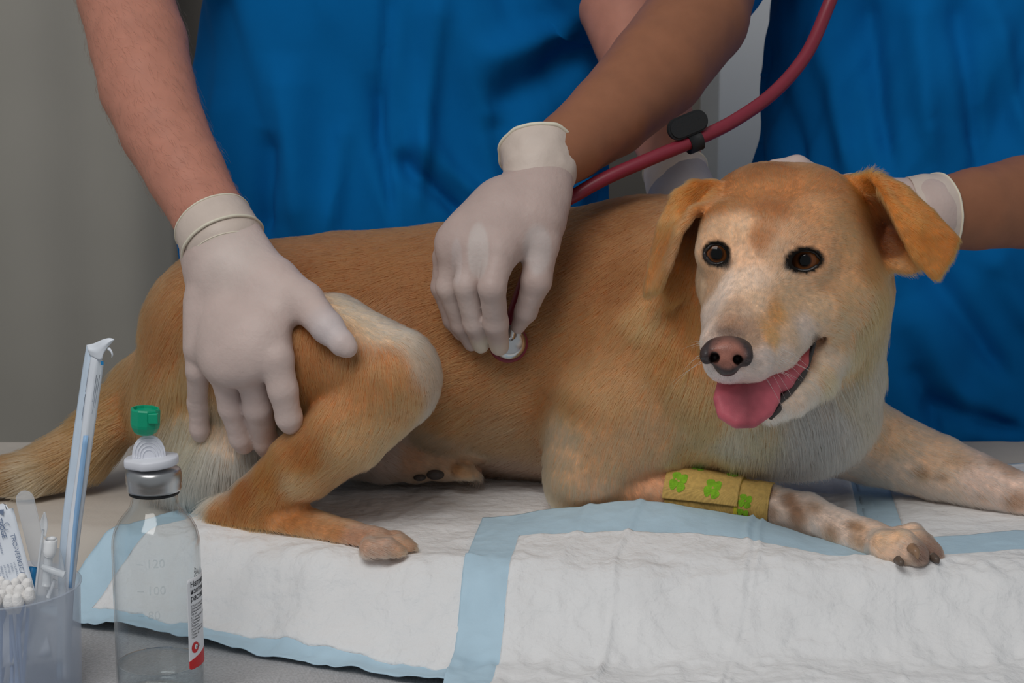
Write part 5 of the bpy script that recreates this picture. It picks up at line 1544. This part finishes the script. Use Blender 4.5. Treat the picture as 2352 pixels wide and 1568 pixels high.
# round emblem
cen = (0.0048, -0.0215)
def disc(name, cx_, cz_, r, m, off, a0=0, a1=2 * math.pi):
    pts = [(cx_, cz_)] + [(cx_ + r * math.cos(t), cz_ + r * math.sin(t)) for t in np.linspace(a0, a1, 33)]
    V = np.array([on_bottle(A0 + 0.06 + x / R, z, off) for x, z in pts])
    return link(name, mesh_np(name, V, [(0, i, i + 1) for i in range(1, 33)]), m, bt, smooth=False)
disc('emblem', cen[0], cen[1], 0.0040, m_red, 0.00044)
disc('emblem_mark', cen[0] + 0.0008, cen[1] + 0.0003, 0.0018, m_label, 0.00048)
print_on('emblem_word', 'bioil', 0.0030, lambda x, y: on_bottle(A0 + 0.06 + (cen[0] + 0.0004 + x) / R, cen[1] - 0.001 + y, 0.00052), m_ink, bt)
# raised measuring marks in the glass
emap = lambda x0, z0: (lambda x, y: on_bottle(-0.12 + (x0 + x) / R, z0 + y, 0.00005))
for w, z in (('– 120', 0.0405), ('– 100', 0.0215), ('– 80', 0.004)):
    V, F = text_geo(w, 0.0085)
    mpp = emap(-0.004, z)
    me = mesh_np('graduation', np.array([mpp(v[0], v[1]) for v in V]), F)
    o = link('graduation', me, m_glass, bt, smooth=False)
    md_ = o.modifiers.new('raise', 'SOLIDIFY'); md_.thickness = 0.0004; md_.offset = 1

# ------------------------------------------------------------------ plastic cup with supplies
CC = P(-8, 1345, 1.25); CR = M(193, 1.25); cup_rim = float(CC[2])
m_cup = mat('frosted_cup', srgb(214, 224, 240), rough=0.35, alpha=0.34, spec=0.5)
lathe_o = lathe('plastic_cup', [(0.0, 0.0), (CR - 0.004, 0.0), (CR - 0.002, 0.002), (CR, cup_rim - TABLE_Z - 0.001), (CR + 0.0012, cup_rim - TABLE_Z), (CR - 0.0008, cup_rim - TABLE_Z + 0.0004), (CR - 0.0034, 0.0036), (0.0, 0.003)], m_cup, (CC[0], CC[1], TABLE_Z + 0.001), seg=96)
tag(lathe_o, 'frosted plastic cup holding medical supplies beside the glass bottle', 'cup')
m_paper = mat('pouch_paper', srgb(228, 234, 242), rough=0.6, noise=(40, 0.04))
m_film = mat('pouch_film', srgb(208, 224, 240), rough=0.4, noise=(60, 0.05))
m_blue = mat('blue_plastic', srgb(30, 130, 190), rough=0.4)
m_print = mat('pouch_print', srgb(112, 128, 156), rough=0.6)
m_clear = mat('clear_plastic', srgb(235, 240, 245), rough=0.12, alpha=0.35, spec=0.6)
m_clear2 = mat('milky_plastic', srgb(235, 240, 245), rough=0.2, alpha=0.55, spec=0.6)
FLOORC = TABLE_Z + 0.005

def strip(name, left, right, mid, thick, m, parent, sub=6, mats=None):
    """folded paper strip from matching left / ridge / right polylines"""
    l, c, r = (spline([P(*q) for q in s], None, sub) for s in (left, mid, right))
    rows = []
    for i in range(len(l)):
        row = [l[i] + (c[i] - l[i]) * t for t in np.linspace(0, 1, 5)][:-1] + [c[i] + (r[i] - c[i]) * t for t in np.linspace(0, 1, 5)]
        rows.append(row)
    return sheet(name, np.array(rows), thick, m, parent, flip=True)

# tall peel pouch
tp_ = empty('sterile_pouch', (float(CC[0]) + 0.04, float(CC[1]), FLOORC), 'tall narrow paper and film pouch with a torn bent top standing in the cup', 'pouch')
strip('paper_side', [(200, 793, 1.262), (190, 850, 1.262), (162, 1050, 1.260), (140, 1230, 1.257), (133, 1380, 1.250), (130, 1560, 1.240)],
      [(212, 800, 1.258), (214, 860, 1.257), (196, 1050, 1.255), (171, 1230, 1.252), (158, 1380, 1.246), (150, 1560, 1.238)],
      [(204, 797, 1.259), (200, 850, 1.258), (178, 1050, 1.256), (154, 1230, 1.254), (144, 1380, 1.248), (140, 1560, 1.239)], 0.0004, m_film, tp_)
strip('film_side', [(214, 800, 1.257), (204, 855, 1.2565), (180, 1050, 1.2545), (156, 1230, 1.2515), (147, 1380, 1.2455), (143, 1560, 1.237)],
      [(238, 832, 1.258), (233, 870, 1.257), (208, 1050, 1.256), (184, 1230, 1.254), (168, 1380, 1.250), (160, 1560, 1.242)],
      [(224, 815, 1.254), (217, 862, 1.2535), (190, 1050, 1.252), (166, 1230, 1.249), (156, 1380, 1.244), (150, 1560, 1.236)], 0.0004, m_paper, tp_)
strip('blue_insert', [(192, 1000, 1.2522), (177, 1120, 1.2505), (166, 1230, 1.2488), (158, 1350, 1.2445)], [(203, 1000, 1.2525), (189, 1120, 1.2510), (176, 1230, 1.2500), (164, 1350, 1.2455)],
      [(197, 1000, 1.2518), (183, 1120, 1.2502), (171, 1230, 1.2486), (161, 1350, 1.2442)], 0.0003, mat('blue_film', srgb(150, 190, 230), rough=0.4), tp_)
strip('torn_flap', [(198, 792, 1.260), (216, 788, 1.256), (234, 780, 1.252), (250, 776, 1.250), (262, 778, 1.249)], [(205, 815, 1.257), (230, 828, 1.252), (238, 812, 1.250), (248, 797, 1.249), (263, 780, 1.249)],
      [(202, 803, 1.256), (222, 806, 1.252), (236, 796, 1.249), (249, 786, 1.2475), (262, 779, 1.2485)], 0.0004, m_paper, tp_)
tube('torn_curl', [P(249, 800, 1.250), P(255, 806, 1.249), P(258, 814, 1.249), P(257, 820, 1.250)], [0.0012, 0.0008, 0.0006, 0.0003], m_paper, tp_, seg=6)
box('blue_tab', P(231, 838, 1.2515), P(238, 829, 1.2525), m_blue, tp_)
def line_map(a, b, width_dir, off):
    a, b = np.array(a), np.array(b); d = (b - a) / np.linalg.norm(b - a)
    w = np.array(width_dir, float); w -= d * (w @ d); w /= np.linalg.norm(w)
    return lambda x, y: a + d * x + w * y + np.array((0, -1.0, 0)) * off
m_fine = mat('pouch_fine_print', srgb(128, 136, 150), rough=0.7)
for k, (a, b) in enumerate((((206, 835, 1.2565), (196, 900, 1.2562)), ((196, 905, 1.2560), (186, 975, 1.2556)), ((222, 860, 1.2525), (208, 950, 1.2520)))):
    for j in range(3):
        A, B = P(*a), P(*b)
        sh_ = np.array((0.0011 * j, 0, 0))
        Vv, Ff = tube_geo([A + sh_ + (B - A) * 0.1 * (j % 2), B + sh_ - (B - A) * 0.15 * ((j + k) % 3)], 0.00016, 4, 1)
        link('fine_print', mesh_np('fine_print', Vv, Ff), m_fine, tp_)

# catheter card
cp = empty('catheter_pack', (float(CC[0]) - 0.01, float(CC[1]), FLOORC), 'white catheter pack with blue lettering leaning in the cup', 'packet')
c_tr, c_br = P(26, 1150, 1.262), P(118, 1500, 1.232)
dn = c_br - c_tr; hgt = np.linalg.norm(dn); dn /= hgt
lf = np.array((-1.0, 0.02, 0)); lf -= dn * (lf @ dn); lf /= np.linalg.norm(lf)
nn_ = np.cross(lf, dn); nn_ = nn_ if nn_[1] < 0 else -nn_
U, Vv = np.meshgrid(np.linspace(0, 0.046, 16), np.linspace(0, hgt, 24), indexing='ij')
crn = 0.0016 * np.clip(1 - U / 0.006, 0, 1) ** 2 * np.clip(1 - Vv / 0.006, 0, 1) ** 2
G = c_tr + U[..., None] * lf + Vv[..., None] * dn + (crn * 3)[..., None] * (dn + lf) + (0.0012 * np.sin(U / 0.046 * math.pi))[..., None] * nn_
sheet('card', G, 0.0008, m_paper, cp, flip=False)
cmap = lambda u, v: (lambda x, y: c_tr + dn * (v + x) + lf * (u - y) + nn_ * (0.0022))
print_on('lettering', 'TRO-VENOCATH plus', 0.0047, cmap(0.0062, 0.0225), m_print, cp)
print_on('lettering', 'TROGE', 0.0044, cmap(0.0120, 0.0095), m_print, cp, bold=0.00008)
for i, w in enumerate(('I.V. CANNULA', 'STERILE', 'REF 22G', '0,9 x 25 mm', 'SINGLE USE', 'MEDICAL')):
    print_on('lettering', w, 0.0019, cmap(0.0155 + 0.0030 * i, 0.022 + 0.004 * (i % 2)), m_print, cp)
    print_on('lettering', w, 0.0018, cmap(0.0090 + 0.0024 * i, 0.042), m_print, cp)
# swirl emblem beside the maker's name
tube('emblem', [c_tr + dn * (0.016 + 0.0030 * math.cos(t) * (1 - t / 9)) + lf * (0.0065 + 0.0030 * math.sin(t) * (1 - t / 9)) + nn_ * 0.0022 for t in np.linspace(0, 5, 12)], 0.00018, m_print, cp, seg=6, sub=2)
V = np.array([c_tr + dn * v + lf * u + nn_ * 0.0022 for u, v in ((0.006, 0.0045), (0.0115, 0.0035), (0.0075, 0.0085))])
link('arrow_mark', mesh_np('arrow_mark', V, [(0, 1, 2)]), m_print, cp, smooth=False)

# clear cannula tray
ct = empty('cannula_tray', tuple(P(115, 1400, 1.235)), 'clear plastic cannula blister with a white cap standing in the cup', 'blister')
strip('tray', [(96, 1245, 1.240), (88, 1310, 1.238), (78, 1400, 1.234), (66, 1520, 1.228)], [(140, 1262, 1.244), (150, 1320, 1.240), (152, 1400, 1.236), (150, 1520, 1.230)],
      [(118, 1250, 1.247), (120, 1310, 1.244), (118, 1400, 1.240), (112, 1520, 1.234)], 0.0006, m_clear, ct)
tube('tray_edge', [P(99, 1215, 1.241), P(93, 1260, 1.239), (P(86, 1320, 1.237)), P(77, 1410, 1.233)], 0.0009, m_clear2, ct, seg=8)
strip('peel_tip', [(101, 1176, 1.243), (93, 1195, 1.242), (94, 1215, 1.241), (101, 1232, 1.240)], [(104, 1175, 1.243), (109, 1195, 1.243), (109, 1215, 1.242), (104, 1234, 1.241)], [(102, 1175, 1.243), (101, 1195, 1.2435), (101, 1215, 1.2425), (103, 1233, 1.2405)], 0.0006, m_clear2, ct)
tube('cap', [P(117, 1237, 1.238), P(117, 1242, 1.238), P(114, 1268, 1.236), P(112, 1276, 1.236)], [0.0038, 0.0046, 0.0044, 0.0034], mat('white_cap', srgb(236, 238, 240), rough=0.25), ct, seg=20, sub=3)
tube('barrel', [P(112, 1272, 1.237), P(106, 1345, 1.234)], 0.0030, m_clear2, ct, seg=16)
tube('wing', [P(97, 1301, 1.233), P(120, 1310, 1.231), P(148, 1320, 1.231)], [0.0020, 0.0026, 0.0026], m_clear2, ct, seg=12)
tube('needle_guard', [P(126, 1330, 1.236), P(110, 1372, 1.234)], 0.0014, m_clear2, ct, seg=10)
box('flash_chamber', P(106, 1392, 1.238), P(136, 1350, 1.240), m_clear, ct, 0.0006)
# rounded clear blister behind the card
cb = capsule_plate('clear_blister', P(74, 1215, 1.275), np.array((-0.2, 0.05, 0.97)), np.array((0.97, 0, 0.2)), np.array((0.05, -1.0, 0.0)), 0.022, M(22, 1.27), 0.0012, m_clear, None)
tag(cb, 'round ended clear blister standing behind the white catheter pack', 'blister')
bc = tube('needle_hub', [P(76, 1302, 1.262), P(71, 1330, 1.258), P(66, 1380, 1.252)], [0.0030, 0.0034, 0.0028], m_blue, None, seg=16)
tag(bc, 'small blue needle hub beside the white catheter pack in the cup', 'needle')

# cotton swabs
m_cotton = mat('cotton', srgb(240, 238, 236), rough=1.0, bump=[('noise', 500, 0.6, 0.0012)])
m_stick = mat('swab_stick', srgb(176, 200, 236), rough=0.45)
sw_spots = [(4, 1378, 1.222), (24, 1368, 1.226), (44, 1366, 1.222), (60, 1352, 1.230), (14, 1356, 1.236), (34, 1352, 1.240), (50, 1340, 1.246), (-16, 1362, 1.228), (-36, 1370, 1.224), (66, 1372, 1.220), (22, 1388, 1.212), (40, 1386, 1.213), (-10, 1384, 1.214), (2, 1348, 1.246)]
def swab_proto():
    root = empty('cotton_swab', (0, 0, 0), 'cotton swab with a pale blue stick crowded among others in the cup', 'swab', 'cotton swabs in the cup')
    sf_ = Field((-0.006, -0.006, -0.012), (0.006, 0.006, 0.012), 0.0007)
    sf_.limb([(np.array((0, 0, -0.006)), 0.0020), (np.array((0, 0, 0.0005)), 0.0036), (np.array((0, 0, 0.005)), 0.0031)], 0.002)
    tip = link('cotton_tip', sf_.mesh('cotton_tip')[0], m_cotton, root)
    stick = tube('stick', [(0, 0, -0.075), (0, 0, -0.002)], 0.0012, m_stick, root, seg=8, sub=3)
    return root, [tip, stick]
proto, pparts = swab_proto()
for i, (x, y, Y) in enumerate(sw_spots):
    if i == 0: o, ps = proto, pparts
    else:
        o = proto.copy(); COL.objects.link(o); ps = []
        for p_ in pparts:
            c_ = p_.copy(); COL.objects.link(c_); c_.parent = o; c_.matrix_parent_inverse = Matrix.Identity(4); ps.append(c_)
    o.location = Vector(P(x, y, Y))
    foot = Vector((float(CC[0]) + 0.6 * (P(x, y, Y)[0] - CC[0]) + random.uniform(-0.008, 0.008), float(CC[1]) + 0.5 * (Y - CC[1]) + random.uniform(-0.006, 0.006), FLOORC + 0.002))
    o.rotation_euler = Vector((0, 0, 1)).rotation_difference(Vector(P(x, y, Y)) - foot).to_euler()
